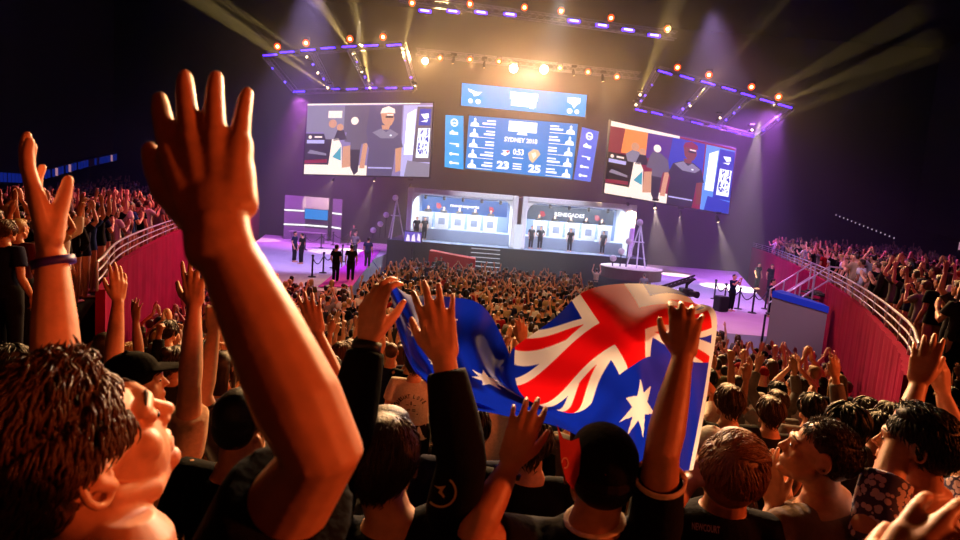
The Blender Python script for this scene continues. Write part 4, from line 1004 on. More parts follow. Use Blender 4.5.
# fingernails on the near hand are on the far side; the ear and face are part of the body mesh
# 3: black long sleeves holding the fly end of the flag
N = P(392,524,1.40)
J = dict(N=N, PEL=N+V(0,.02,-.53), SR=P(450,524,1.40), SL=P(318,540,1.42), ER=P(462,462,1.24), WR=P(445,364,1.27), EL=P(347,440,1.30), WL=P(367,345,1.36), HC=P(383,460,1.42), HR=look(4,6), k=1.0,
  handR=H(W(-.2,1,-.25), W(.1,.15,1), curl=((10,14,12),(8,12,10),(8,12,10),(8,14,12)), spread=1.25, thumb=(34,16)),
  handL=H(W(.12,1,-.1), W(-.55,0,.85), curl=((18,38,30),(20,40,30),(24,42,32),(28,44,34)), spread=.6, thumb=(30,30)))
legs(J)
flow3 = lambda q,n: V(q.x*2.0,-.6,-.9) if q.y<0 else V(q.x*3,.4,-.5)
keep3 = lambda p: (p.y<.05 and p.z>-.02) or p.z>.075
p3, s3 = finish('p', J, 'dark haired person in black long sleeves gripping the flag end, round emblem on the back', SK[0], 'short', hairmat('darkbrown','#2a180c'), BLK, 1.93, strand=(1800,.045,.0022,flow3,keep3,.007))
band(J['WL'].lerp(J['EL'],.02), J['WL']-J['EL'], [(.036,.031)]*2, mat('band_black','#08080a',.5), p3, w=.026)
# the round emblem: open ring with an arrow-like letter
pl = []
for k in range(26):
    a0 = math.radians(118+k*11.4); a1 = math.radians(118+(k+1)*11.4)
    if k*11.4 > 292: break
    pl.append([(441+16*math.cos(a0),492-16*math.sin(a0)),(441+16*math.cos(a1),492-16*math.sin(a1)),(441+13.6*math.cos(a1),492-13.6*math.sin(a1)),(441+13.6*math.cos(a0),492-13.6*math.sin(a0))])
for q in ([(429.5,489),(431.5,487),(444.5,501.5),(443.5,503.5),(441.5,503)],[(433.5,485),(438,486.5),(446,486),(444,488.5),(442,492),(445,496.5),(443.5,498),(438,492.5),(440,489.5),(437,488)]): pl.append(q)
project(s3, pl, mat('print_tan','#f0c890',.7), 'emblem')
# 4: the person in the dark cap holding the hoist
N = P(594,524,1.39)
J = dict(N=N, PEL=N+V(0,.02,-.53), SR=P(654,540,1.41), SL=P(530,545,1.43), ER=P(662,452,1.29), WR=P(682,360,1.40), EL=P(474,532,1.27), WL=P(509,468,1.36), HC=P(601,474,1.40), HR=look(6,4), k=1.0,
  handR=H(W(.2,1,-.3), W(-.25,.25,.9), curl=((20,30,25),(26,34,28),(24,36,28),(20,38,30)), spread=1.6, thumb=(42,20)),
  handL=H(W(.38,1,-.12), W(-.1,.1,1), curl=((20,26,20),(18,24,20),(18,24,20),(18,26,22)), spread=1.0, thumb=(40,18)), hs=.95)
J['loose']=-.003
legs(J)
p4, s4 = finish('p', J, 'person in black cap and black shirt gripping the flag hoist with one bare arm', SK[1], 'crop', hairmat('black','#0c0806'), cloth('black2','#100d10'), .72)
def L(x,y,z): return J['HC'] + J['HR'] @ V(x,y,z)
b = bmesh.new(); ell(b, L(0,-.014,.052),(.085,.106,.082),J['HR']); b2 = fuse(b,.006,1,'cap')
cap = link('cap', b2, cloth('capblack','#0d0a0b'), p4)
b = bmesh.new(); tube(b,[L(.084*math.sin(t),-.014-.106*math.cos(t),.026) for t in [-1.5+i*.3 for i in range(11)]],[(.012,.003)]*11,seg=6,side=V(0,0,1)); obj('cap_band', b, cloth('capband','#1a1214'), cap)
b = bmesh.new(); ell(b, L(-.005,-.112,.062),(.008,.005,.008),J['HR']); obj('cap_button', b, mat('cap_red','#c0202a',.6), cap, smooth=True)
out = [(557,424),(563,438),(571,441),(579,438),(581,452),(579,474),(573,490),(566,480),(561,462),(560,445)]
b = bmesh.new(); A=[b.verts.new(P(x,y,1.275+.002*(x-557)*.6)) for x,y in out]; B=[b.verts.new(P(x,y,1.283+.002*(x-557)*.6)) for x,y in out]
b.faces.new(A); b.faces.new(B[::-1]); n=len(A)
for i in range(n): b.faces.new((A[i],A[(i+1)%n],B[(i+1)%n],B[i]))
br = obj('cap_brim', b, mat('brim_red','#b8182a',.7,noise=.1,scale=40), cap); br['label']='red sideways cap brim'
ring=[]
for k in range(10):
    a0,a1=2*PI*k/10,2*PI*(k+1)/10; f=lambda a,r:(565+r*.62*math.cos(a),463-r*math.sin(a)); ring.append([f(a0,6),f(a1,6),f(a1,4.4),f(a0,4.4)])
project(br, ring, mat('print_pink','#e0a0a0',.7), 'mark')
r_=(J['SR']-J['SL']).normalized(); b=bmesh.new(); cpt=J['N']+V(0,0,.012); ringp=[cpt+r_*(.068*math.cos(t))+V(0,0,1).cross(r_)*(.064*math.sin(t)) + V(0,0,.008*math.sin(t)) for t in [2*PI*i/20 for i in range(20)]]
tube(b, ringp, [(.004,.01)]*20, seg=8, closed=True, side=V(0,0,1)); c_=obj('collar', b, cloth('cream','#e0c8b0'), s4, smooth=True); c_['label']='pale collar'
d_=(J['ER']-J['SR']).normalized(); q=J['SR'].lerp(J['ER'],.72); b=bmesh.new(); sA,tA=frame_of(d_); tube(b,[q+sA*(.0575*math.cos(k*PI/12))+tA*(.0575*math.sin(k*PI/12)) for k in range(24)],[(.004,.009)]*24,seg=8,closed=True,side=d_.cross(sA)); c_=obj('sleeve_hem', b, MATS['cloth_cream'], s4, smooth=True); c_['label']='pale sleeve hem'
band(J['WL']-J['handL']['F'].normalized()*.012, J['handL']['F'], [(.034,.026)]*2, mat('band_dark','#1a0c10',.5), p4, w=.012)
# 5: brown hair, black shirt with a word on the back
N = P(724,506,1.87)
J = dict(N=N, PEL=N+V(0,.02,-.53), SR=P(768,532,1.84), SL=P(660,524,1.92), ER=P(806,610,1.75), WR=P(770,600,2.0), EL=P(652,522,1.68), WL=P(690,482,1.80), HC=P(731,474,1.84), heads=1.12, HR=look(28,2,6), k=1.0,
  handR=H(W(-.6,.8,-.5), W(0,.4,1)), handL=H(W(.85,.55,-.35), W(-.3,.6,.7), curl=((20,30,20),(24,34,24),(28,36,26),(30,38,28)), thumb=(30,15)))
legs(J)
flow5 = lambda q,n: V(q.x*1.2+.12,.25,-.95) if q.z<.09 else V(.5,.5,-.1)
keep5 = lambda p: (p.y<.06 and p.z>-.065) or p.z>.075
p5, s5 = finish('p', J, 'person with streaked brown hair in a black shirt with a word across the back', SK[1], 'short', hairmat('lightbrown','#7a4a20'), cloth('black3','#120b0a'), .6, strand=(1800,.05,.0024,flow5,keep5,.008))
project(s5, text_polys('NEWCOURT', lambda u,v:(692+28*u,529.5-7.5*v+4.5*u),.02), mat('print_grey','#b09088',.7), 'print')
# 6: profile man clapping, grey shirt
N = P(826,502,1.92)
J = dict(N=N, PEL=N+V(.03,-.02,-.53), SR=P(868,522,2.06), SL=P(786,528,1.84), ER=P(812,548,2.24), WR=P(790,506,2.06), EL=P(752,585,1.80), WL=P(773,507,1.98), HC=P(818,455,1.9), HR=look(-62,17), k=1.0,
  handR=H(W(-.16,1,-.15), W(.9,.1,.2), curl=5, spread=.4, thumb=(25,10)) , handL=H(W(.0,1,-.1), W(-.8,.1,.5), spread=.4, thumb=(30,15)))
J['handR']['curl']=(6,6,8,10)
legs(J)
flow6 = lambda q,n: V(0,-.3,-.9) if q.z<.09 else V(.1,.5,.5)
keep6 = lambda p: (p.y<-.02 and p.z>-.06) or (p.z>.055 and p.y<.07)
finish('p', J, 'man in profile with short hair and grey shirt clapping beside the streaked brown hair', SK[0], 'crop', hairmat('brown2','#3e2412'), cloth('greybrown','#8a7468'), .7, strand=(1800,.018,.0019,flow6,keep6,.004))
# 7: black haired profile, patterned shirt, arms up
pm = bpy.data.materials.new('patterned_cloth'); pm.use_nodes=True; nt=pm.node_tree; bb=nt.nodes['Principled BSDF']; tc=nt.nodes.new('ShaderNodeTexCoord'); vo=nt.nodes.new('ShaderNodeTexVoronoi'); vo.inputs['Scale'].default_value=48; rp=nt.nodes.new('ShaderNodeValToRGB')
rp.color_ramp.interpolation='CONSTANT'; rp.color_ramp.elements[0].color=lin('#e6d2dc'); rp.color_ramp.elements[1].color=lin('#4a4470'); rp.color_ramp.elements[1].position=.5
nt.links.new(tc.outputs['Object'],vo.inputs['Vector']); nt.links.new(vo.outputs['Distance'],rp.inputs['Fac']); nt.links.new(rp.outputs['Color'],bb.inputs['Base Color']); bb.inputs['Roughness'].default_value=.8
N = P(922,500,1.86)
J = dict(N=N, PEL=N+V(0,.0,-.53), SR=P(975,530,1.96), SL=P(872,528,1.76), ER=P(962,452,2.1), WR=P(944,398,2.12), EL=P(897,448,1.86), WL=P(918,386,1.98), HC=P(916,446,1.86), HR=look(-50,6), k=1.0,
  handR=H(W(.05,1,-.05), W(.5,0,.8), curl=(16,18,20,22), spread=.8, thumb=(28,20)), handL=H(W(.25,1,0), W(-.6,.1,.8), curl=(14,16,18,20), spread=.7, thumb=(30,25)))
legs(J)
finish('p', J, 'black haired person in profile wearing a pale patterned shirt, both arms raised', SK[0], 'short', MATS['hair_black'], pm, .6, strand=(1500,.04,.0026,flow6,lambda p: (p.y<.0 and p.z>-.06) or p.z>.05,.009))
# 9: the hand with a ring at the bottom edge
N = P(830,760,.82)
J = dict(N=N, PEL=N+V(0,-.05,-.53), SR=P(960,800,.80), SL=P(720,800,.92), ER=P(1000,640,.70), WR=P(835,580,.62), EL=P(690,900,.8), WL=P(720,800,.7), HC=P(826,690,.86), HR=look(0,-10), k=1.0,
  handR=H(W(1,.66,-.3), W(-.4,.75,.6), curl=((10,16,12),(8,14,12),(8,14,12),(8,14,12)), spread=1.2, thumb=(30,20)), handL=H(W(.2,1,0),W(0,0,1)))
J['ER'] = P(775,765,.60); J['WR'] = P(872,616,.60)
legs(J)
p9, s9 = finish('p', J, 'person mostly below the frame, warm lit open hand with a silver ring', SK[1], 'short', MATS['hair_black'], BLK, .6)
F9=J['handR']['F'].normalized(); B9=J['handR']['B']; B9=(B9-F9*B9.dot(F9)).normalized(); X9=B9.cross(F9); q=J['WR']+F9*.012+X9*(-.0125)+F9*.112
b=bmesh.new(); tube(b,[q-F9*.003,q+F9*.003],[.0112,.0112],seg=18,caps=(0,0)); rg=obj('finger_ring', b, mat('silver','#d8d8e0',.2,1), p9, smooth=True)
# 2: dark rounded head by the big elbow
def std(hc, d, yaw, k=1.0, pitch=4, pose='down', **kw):
    """template pose placed so that the head sits at the pixel"""
    T = template(pose); R = Matrix.Rotation(-math.radians(yaw),3,'Z'); c = P(hc[0],hc[1],d)
    off = c - R@(T['HC']*k); J = {}
    for key, v in T.items():
        if key=='HR': J[key] = R@v@Matrix.Rotation(math.radians(pitch),3,'X')
        elif isinstance(v, dict): J[key] = {**v,'F':R@v['F'],'B':R@v['B']}
        elif isinstance(v, Vector): J[key] = R@(v*k)+off
        else: J[key]=v
    J['k']=k; J.update(kw); legs(J); return J
def template(pose):
    T = dict(PEL=V(0,0,.95), N=V(0,-.015,1.46), SL=V(-.185,-.005,1.42), SR=V(.185,-.005,1.42), HC=V(0,.02,1.625), HR=Matrix.Identity(3), KL=V(-.1,.02,.5), KR=V(.1,.02,.5), AL=V(-.1,0,.08), AR=V(.1,0,.08), k=1.0)
    def arm(S, e, w, F, B, curl=(14,16,18,20), **k):
        s = -1 if S=='L' else 1
        T['E'+S]=V(s*e[0],e[1],e[2]); T['W'+S]=V(s*w[0],w[1],w[2]); T['hand'+S]=H(V(s*F[0],F[1],F[2]),V(s*B[0],B[1],B[2]),curl=curl,**k)
    dn=lambda S: arm(S,(.25,-.03,1.13),(.25,.09,.9),(0,.25,-1),(1,0,0),(22,24,26,28))
    up=lambda S: arm(S,(.28,.08,1.60),(.22,.10,1.86),(-.1,.05,1),(.1,-1,.05),(8,10,10,12),spread=1.3)
    up2=lambda S: arm(S,(.30,.12,1.52),(.27,.16,1.78),(.05,.1,1),(.2,-1,.1),(16,18,20,24),spread=1.0)
    fist=lambda S: arm(S,(.27,.1,1.58),(.24,.13,1.84),(0,.1,1),(.1,-1,0),(80,82,84,86),thumb=(10,40))
    clap=lambda S: arm(S,(.25,.1,1.16),(.07,.33,1.30),(-.25,.45,.85),(1,.1,.3),(6,8,8,10),spread=.5)
    ohc=lambda S: arm(S,(.29,.12,1.60),(.075,.16,1.83),(-.2,.1,1),(1,0,.1),(6,8,8,10),spread=.5)
    ph=lambda S: arm(S,(.2,.2,1.27),(.075,.33,1.52),(-.15,.3,1),(.8,-.4,.3),(50,55,55,60))
    hip=lambda S: arm(S,(.34,-.08,1.18),(.19,.02,1.0),(-.7,.3,-.5),(.4,-.6,.5))
    for S in 'LR':
        {'down':dn,'both':up,'wide':up2,'right':up if S=='R' else dn,'left':up2 if S=='L' else dn,'clap':clap,'overhead':ohc,'phone':ph,'fist':fist if S=='R' else dn,'hip':hip}[pose](S)
    return T
J = std((243,424),1.95,10,pitch=-4); finish('p', J, 'person with rounded black hair between the big elbow and the purple banded arm', SK[1], 'short', MATS['hair_black'], BLK, .6, brow=False)
# A: black cap, pale shirt, open hand high
J = dict(N=P(148,432,2.30), SR=P(187,450,2.24), SL=P(112,448,2.42), ER=P(190,386,2.12), WR=P(194,308,2.20), EL=P(105,520,2.35), WL=P(120,560,2.2), HC=P(136,383,2.30), HR=look(62,10), k=1.0,
  handR=H(W(-.1,1,-.15), W(.05,.1,1), curl=(5,5,5,6), spread=1.5, thumb=(48,10)), handL=H(W(0,-1,0),W(-1,0,0)))
J['PEL']=J['N']+V(0,0,-.53); legs(J)
finish('p', J, 'person in black cap and pale shirt with one open hand raised high', SK[0], 'cap', cloth('capblack','#0d0a0b'), cloth('pale','#c8ae98'), .6)
# D: fist beside the big forearm
J = dict(N=P(250,445,2.62), SR=P(232,455,2.55), SL=P(285,450,2.75), ER=P(203,396,2.5), WR=P(214,332,2.58), EL=P(300,520,2.7), WL=P(300,560,2.5), HC=P(262,402,2.64), HR=look(10,4), k=1.0,
  handR=H(W(.05,1,-.1), W(.6,.1,.8), curl=(80,80,82,84), thumb=(10,30)), handL=H(W(0,-1,0),W(-1,0,0)))
J['SR'],J['SL']=P(222,452,2.55),P(292,452,2.7); J['PEL']=J['N']+V(0,0,-.53); legs(J)
finish('p', J, 'person in a dark glossy sleeve with one fist raised beside the big forearm', SK[1], 'short', MATS['hair_black'], mat('cloth_gloss','#15101c',.35), .85, brow=False)
# E: slim arm before the magenta wall
J = dict(N=P(88,425,2.95), SR=P(112,430,2.9), SL=P(62,432,3.0), ER=P(113,364,2.8), WR=P(118,302,2.85), EL=P(50,500,3.0), WL=P(60,540,2.9), HC=P(86,384,2.95), HR=look(10,8), k=1.0,
  handR=H(W(-.02,1,-.1), W(.8,.1,.5), curl=(6,10,14,18), thumb=(30,20)), handL=H(W(0,-1,0),W(-1,0,0)))
J['PEL']=J['N']+V(0,0,-.53); legs(J)
finish('p', J, 'person behind the black cap holding a slim bare arm up before the magenta wall', SK[1], 'short', MATS['hair_black'], BLK, .55, brow=False)
# G: arm partly behind the big forearm
J = dict(N=P(322,445,2.5), SR=P(352,452,2.45), SL=P(292,450,2.6), ER=P(340,392,2.35), WR=P(318,335,2.42), EL=P(280,520,2.5), WL=P(290,560,2.4), HC=P(318,402,2.5), HR=look(10,8), k=1.0,
  handR=H(W(-.3,1,-.1), W(.1,.1,1), curl=(10,12,14,16), thumb=(30,20)), handL=H(W(0,-1,0),W(-1,0,0)))
J['PEL']=J['N']+V(0,0,-.53); legs(J)
finish('p', J, 'person with an arm raised just behind the big bare forearm', SK[1], 'short', MATS['hair_black'], cloth('black2','#100d10'), .55, brow=False)
# ------------------------------------------------------------------ the crowd
POSES = ['down','both','wide','right','left','clap','overhead','phone','fist','hip']
HAIRS = ['short','crop','long','bun','cap']
def low_tris(me, target, out_mi):
    d = decimated(me, target); d.calc_loop_triangles()
    co = np.empty(len(d.vertices)*3); d.vertices.foreach_get('co', co); co = co.reshape(-1,3)
    tr = np.empty(len(d.loop_triangles)*3, dtype=np.int32); d.loop_triangles.foreach_get('vertices', tr)
    return co, tr.reshape(-1,3), out_mi
TM = {}
for ps in POSES:
    T = template(ps)
    bhi = fuse(body_bm(T), .0085, 3, 'person_body'); s0 = fuse(shirt_bm(T,.6), .012, 2, 'shirt'); s1 = fuse(shirt_bm(T,1.85,.018), .012, 2, 'shirt')
    TM[ps] = dict(hi=bhi, mid=decimated(bhi,2600), shirt_hi=[s0,s1], shirt=[decimated(s0,700),decimated(s1,800)], leg=decimated(fuse(trousers_bm(T),.02,2,'trousers'),300))
    TM[ps]['low'] = [low_tris(bhi,420,0), low_tris(s0,150,1), low_tris(TM[ps]['leg'],60,2)]
HM = {}
T0 = template('down')
for hs in HAIRS:
    h = fuse(hair_bm(T0['HC'],T0['HR'],1.0,hs), .0075, 2, 'hair'); HM[hs] = dict(hi=h, mid=decimated(h,420), low=low_tris(h,70,3))
HB = {}
def strand_mesh(hs):
    if hs not in HB:
        b = bmesh.new(); fl = lambda q,n: V(q.x*1.5,-.4 if q.y<0 else .3,-.9)
        strands(b, T0['HC'], T0['HR'], 1.0, 260, .085, .0055, fl, lambda p:(p.y<.05 and p.z>-.05) or p.z>.08, .01); HB[hs]=mesh_of('hair_locks', b)
    return HB[hs]
for d in TM.values():
    for k in ('hi','mid'): d[k].materials.append(SK[0])
    for m in d['shirt_hi']+d['shirt']: m.materials.append(BLK)
    d['leg'].materials.append(BLK)
for d in HM.values():
    for k in ('hi','mid'): d[k].materials.append(BLK)
SHIRTS = [('black',BLK,9),('charcoal',cloth('charcoal','#2b2a2e'),4),('white',cloth('white','#d6cfc8'),3),('grey',cloth('grey','#77706e'),3),('navy',cloth('navy','#161a3a'),3),('red',cloth('red','#8a1218'),1),('olive',cloth('olive','#4a4a2c'),1),('tan',cloth('tan','#a58a68'),2),('maroon',cloth('maroon','#4a0e1c'),1),('blue',cloth('blue','#23407a'),1)]
HC_ = [('black',hairmat('black','#0c0806'),5),('dark brown',hairmat('darkbrown','#2a180c'),5),('brown',hairmat('brown','#4a2c16'),4),('fair',hairmat('fair','#a07a44'),2)]
CAPS = [('black',cloth('capblack','#0d0a0b')),('white',cloth('capwhite','#cfc8c0')),('red',cloth('capred','#8a1018'))]
def wchoice(r, L): return r.choices(L, [x[-1] for x in L])[0]
PT = {'down':'arms down','both':'both arms up','wide':'both arms wide','right':'one arm up','left':'one hand up','clap':'hands clapping low','overhead':'clapping overhead','phone':'holding up both fists','fist':'one fist up','hip':'hands on hips'}
def shadow(o, m): o.material_slots[0].link='OBJECT'; o.material_slots[0].material=m
def person(loc, yaw, k, ps, hs, hcm, shm, skm, slv, hi, label, group=None, locks=False, leg=True):
    d = TM[ps]; q = 'hi' if hi else 'mid'
    root = bpy.data.objects.new('person', d[q]); COL.objects.link(root); root.location = loc; root.rotation_euler=(0,0,-math.radians(yaw)); root.scale=(k,k,k)
    shadow(root, skm); setp(root, label, 'person', group)
    def ch(name, me, m, par=root):
        o = bpy.data.objects.new(name, me); COL.objects.link(o); o.parent = par; shadow(o, m); return o
    s = ch('shirt', (d['shirt_hi'] if hi else d['shirt'])[slv], shm); h = ch('cap' if hs=='cap' else 'hair', HM[hs][q], hcm)
    if leg: ch('trousers', d['leg'], MATS['cloth_denim_dark'])
    if locks and hs in ('short','crop','bun'):
        me = strand_mesh(hs)
        if not len(me.materials): me.materials.append(BLK)
        ch('hair_locks', me, hcm, h)
    return root, s
used_labels = {}
def lab(txt, grp):
    used_labels.setdefault(txt, []).append(1); return txt
def place_head(px, py, k=1.0):
    """stands a template person on the terraces so that the head projects to the pixel"""
    best=None
    for i in range(300):
        Y = 2.4+i*.05; d0 = P(px,py,1.0); q = PY(px,py,Y); e = abs(q.z-(row_z(Y)+1.63*k))
        if best is None or e < best[0]: best=(e,Y,q)
    _,Y,q = best; return V(q.x,Y,row_z(Y)) 
taken = [(-.5,.8,.7),(-.1,1.4,.5),(.35,1.4,.5),(.9,1.85,.45),(1.2,1.9,.45),(1.5,1.85,.45)]
for o in list(bpy.data.objects):
    if o.parent is None and o.get('category')=='person': taken.append((o.location.x,o.location.y,.42))
rnd = random.Random(77)
# people who stand out in the photograph: head pixel, pose, hair, hair colour, shirt, skin, sleeve, yaw, label
NAMED = [
 (416,354,'down','short',1,'white',0,0,0,'person in a white shirt with curved lettering on the back, standing before the black sleeves'),
 (174,362,'down','bun',1,'charcoal',1,0,14,'person with a dark rounded bob just past the black cap and raised open hand'),
 (730,402,'left','short',2,'black',0,0,-4,'brown haired person with one bent arm up beside the flag hoist'),
 (771,413,'down','short',2,'charcoal',0,0,4,'brown haired person in charcoal shirt directly behind the clapping man'),
 (812,408,'right','crop',0,'grey',0,1,0,'black haired person with one arm up behind the clapping man in the grey shirt'),
 (749,380,'down','short',2,'white',0,0,6,'person in a white shirt two rows past the flag hoist'),
 (847,424,'down','crop',0,'black',1,0,-30,'dark head turned aside between the clapping man and the patterned shirt'),
 (890,418,'down','short',1,'black',0,1,-18,'curly dark haired person in black just before the patterned shirt'),
 (866,410,'down','crop',1,'tan',0,0,-24,'person in tan shirt half hidden behind the curly dark hair'),
 (799,386,'overhead','short',1,'black',0,0,0,'person clapping overhead three rows behind the clapping man'),
 (10,362,'down','crop',0,'black',1,0,40,'person with lit face at the edge beside the purple banded arm'),
 (205,352,'phone','short',0,'charcoal',0,0,0,'person with fists together at eye level past the open raised hand'),
 (330,372,'down','short',0,'red',0,1,0,'person in a red shirt beyond the big forearm and black sleeve'),
 (690,390,'left','bun',2,'maroon',0,0,8,'person in maroon with one hand up right beside the flag hoist'),
 (838,384,'clap','long',3,'navy',0,0,-8,'fair long haired person clapping low beyond the clapping man'),
 (950,395,'both','short',0,'charcoal',0,1,-10,'person with both arms up beyond the patterned shirt'),
 (222,368,'clap','long',1,'tan',0,0,4,'long haired person in tan clapping beside the fist arm'),
 (470,428,'down','crop',1,'navy',0,1,0,'dark figure in navy under the drooping flag fly'),
 (532,440,'down','short',1,'black',0,1,6,'dark figure in black between the raised left hand and the cap'),
]
n_near = 0
shd = {s[0]:s[1] for s in SHIRTS}
for px,py,ps,hs,hci,sh,sk,slv,yaw,lb in NAMED:
    loc = place_head(px,py)
    if 'curved' in lb: q_ = P(px,py,5.5); loc = V(q_.x,q_.y,row_z(q_.y)); taken.extend([(q_.x,q_.y-.8,.5),(q_.x,q_.y-1.6,.45),(q_.x-.05,q_.y-2.4,.4)])
    k = rnd.uniform(.97,1.03)
    hm = CAPS[0][1] if hs=='cap' else HC_[hci][1]
    root, s = person(loc, yaw, 1.0, ps, hs, hm, shd[sh], SK[sk], slv, True, lb, None, True); n_near += 1
    taken.append((loc.x,loc.y,.36))
    if 'curved lettering' in lb:                          # lettering across the back
        bvh = BVHTree.FromPolygons([v.co.copy() for v in s.data.vertices],[tuple(p.vertices) for p in s.data.polygons]); b = bmesh.new()
        def onback(x, z):
            h = bvh.ray_cast(V(x,-1,z), V(0,1,0)); return (h[0] if h[0] else V(x,-.15,z))+V(0,-.004,0)
        def addp(pts):
            try: b.faces.new([b.verts.new(onback(*q)) for q in pts])
            except ValueError: pass
        for word, a0, a1 in (('BRISANT',168,101),('LOVE',79,30)):
            n=len(word)
            for i,chh in enumerate(word):
                a = math.radians(a0+(a1-a0)*i/(n-1)); c0=(.14*math.cos(a),1.215+.125*math.sin(a)); rt=a-PI/2
                for pl in text_polys(chh, lambda u,v:((u-.5)*.021,(v-.5)*.04), .04): addp([(c0[0]+x*math.cos(rt)-y*math.sin(rt), c0[1]+x*math.sin(rt)+y*math.cos(rt)) for x,y in pl])
        for x0,x1,z,h in ((-.05,.05,1.245,.008),(-.006,.006,1.25,.04),(-.04,.045,1.2,.008),(-.04,.045,1.185,.008),(-.06,.07,1.15,.012)): addp([(x0,z),(x1,z),(x1,z+h),(x0,z+h)])
        o = bpy.data.objects.new('print', mesh_of('print', b, False)); COL.objects.link(o); o.data.materials.append(mat('print_dark','#1a1216',.8)); o.parent = s
# random spectators: terraces and floor, then the side stands
cand = []
def free(x,y,r):
    for a,b,c in taken:
        if abs(x-a) < c+r and abs(y-b) < c+r and math.hypot(x-a,y-b) < c+r*.6: return False
    return True
y = 2.6
while y < 33.5:
    floorz = y > 14.6
    yy = (math.floor(y/STEP)+.5)*STEP if not floorz else y
    x0, x1 = wall_x(WALL_L,yy)+.55, wall_x(WALL_R,yy)-.55
    if yy < 14: x0 = max(x0,-12); 
    x = x0 + rnd.uniform(0,.4)
    while x < x1:
        xx = x+rnd.uniform(-.09,.09); yj = yy+rnd.uniform(-.14,.14)
        blocked = (xx < -4.8 and yy > 22.2) or (xx > 5.9 and yy > 19.7) or (yy>15.8 and xx>8.9) or (abs(xx-.3)<1.8 and yy>37)
        if not blocked and free(xx,yj,.25): cand.append(('f',xx,yj,row_z(yj) if not floorz else 0))
        x += rnd.uniform(.60,.78) if not floorz else rnd.uniform(.58,.80)
    y += STEP if y < 14.2 else .72
for sd, Wp, Nn in (('l',WALL_L,NL),('r',WALL_R,NR)):
    L = [0]
    for i in range(1,len(Wp)): L.append(L[-1]+(Wp[i]-Wp[i-1]).length)
    rzs = rib_z(Wp, Nn, sd=='l')
    for s in range(16):
        z = 2.75+.072*s; t = rnd.uniform(0,.5)
        while t < L[-1]:
            px_ = np.interp(t,L,[p.x for p in Wp]); py_ = np.interp(t,L,[p.y for p in Wp]); nx=np.interp(t,L,[m.x for m in Nn]); ny=np.interp(t,L,[m.y for m in Nn]); nn=math.hypot(nx,ny)
            o = .45+.64*s+.32+rnd.uniform(-.08,.08)
            if rnd.random() < .86:
                q=(px_+nx/nn*o, py_+ny/nn*o)
                if 1.2 < q[1] < 44 and free(q[0],q[1],.3) and math.hypot(q[0],q[1]) > 3.2 : cand.append((sd,q[0],q[1],z+float(np.interp(t,L,rzs))*s/20))
            t += rnd.uniform(.52,.68)*(1+.035*s)
vis = []
for c in cand:
    pr = proj((c[1],c[2],c[3]+1.6))
    if pr is None or not (-25 < pr[0] < 985 and 60 < pr[1] < 575): continue
    vis.append((pr[2],pr,c))
vis.sort(key=lambda t:t[0])
def zone(pr, c):
    px,py,d = pr
    if c[0]=='l': return 'stand by the big raised hand' if d<22 else 'far stand beyond the raised hand'
    if c[0]=='r': return 'stand above the curved rail' if d<22 else 'far stand past the stair'
    b = 'nearest rows' if c[2]<5 else 'middle rows' if c[2]<8 else 'lower rows' if c[2]<11.5 else 'bottom rows' if c[2]<16 else 'packed floor'
    e = 'past the wristband' if px<235 else 'past the big forearm' if px<380 else 'past the black sleeves' if px<500 else 'past the flag' if px<700 else 'below the steel stair' if px<830 else 'below the curved rail'
    return b+' '+e
N_IND = 210
hidden = lambda px,py: (150<px<365 and 200<py<540 and abs(px-(205+(py-225)*.48))<48) or (520<px<700 and 305<py<430) or py>548 or (px<120 and py>360) or (430<px<490 and py>375) or (355<px<420 and py>415) or (px>895 and py>415)
ind, rest = [], []
for d,pr,c in vis:
    (ind if len(ind)<N_IND and not hidden(pr[0],pr[1]) and -5<pr[0]<965 else rest).append((d,pr,c))
pose_w = [('down',6),('both',2.2),('wide',1.5),('right',2.6),('left',2.2),('clap',4),('overhead',3.2),('phone',1),('fist',1.2),('hip',.3)]
made = []
for d,pr,c in ind:
    ps = wchoice(rnd,pose_w)[0]; hs = rnd.choices(HAIRS,[5,4,2,1,1.3])[0]; sh = wchoice(rnd,SHIRTS); hc = wchoice(rnd,HC_); sk = rnd.choices([0,1,2],[5,4,1])[0]
    k = rnd.uniform(.93,1.05); yaw = math.degrees(math.atan2(2-c[1],46-c[2]))+rnd.uniform(-16,16); slv = 1 if rnd.random()<.3 else 0
    if hs=='cap': cp = rnd.choice(CAPS); hm = cp[1]; ht = cp[0]+' cap'
    else: hm = hc[1]; ht = {'long':'long '+hc[0]+' hair','bun':hc[0]+' bun'}.get(hs, hc[0]+' hair')
    lb = f'person in {sh[0]}, {ht}, {PT[ps]}, {zone(pr,c)}'
    root,_ = person(V(c[1],c[2],c[3]), yaw, k, ps, hs, hm, sh[1], SK[sk], slv, d<7.5, lb, None, d<6.5, d<9)
    made.append((root,lb,pr))
cnt = {}
for r,lb,pr in made: cnt.setdefault(lb,[]).append(r)
for lb,rs in cnt.items():
    if len(rs) > 1:
        for r in rs: r['group'] = lb
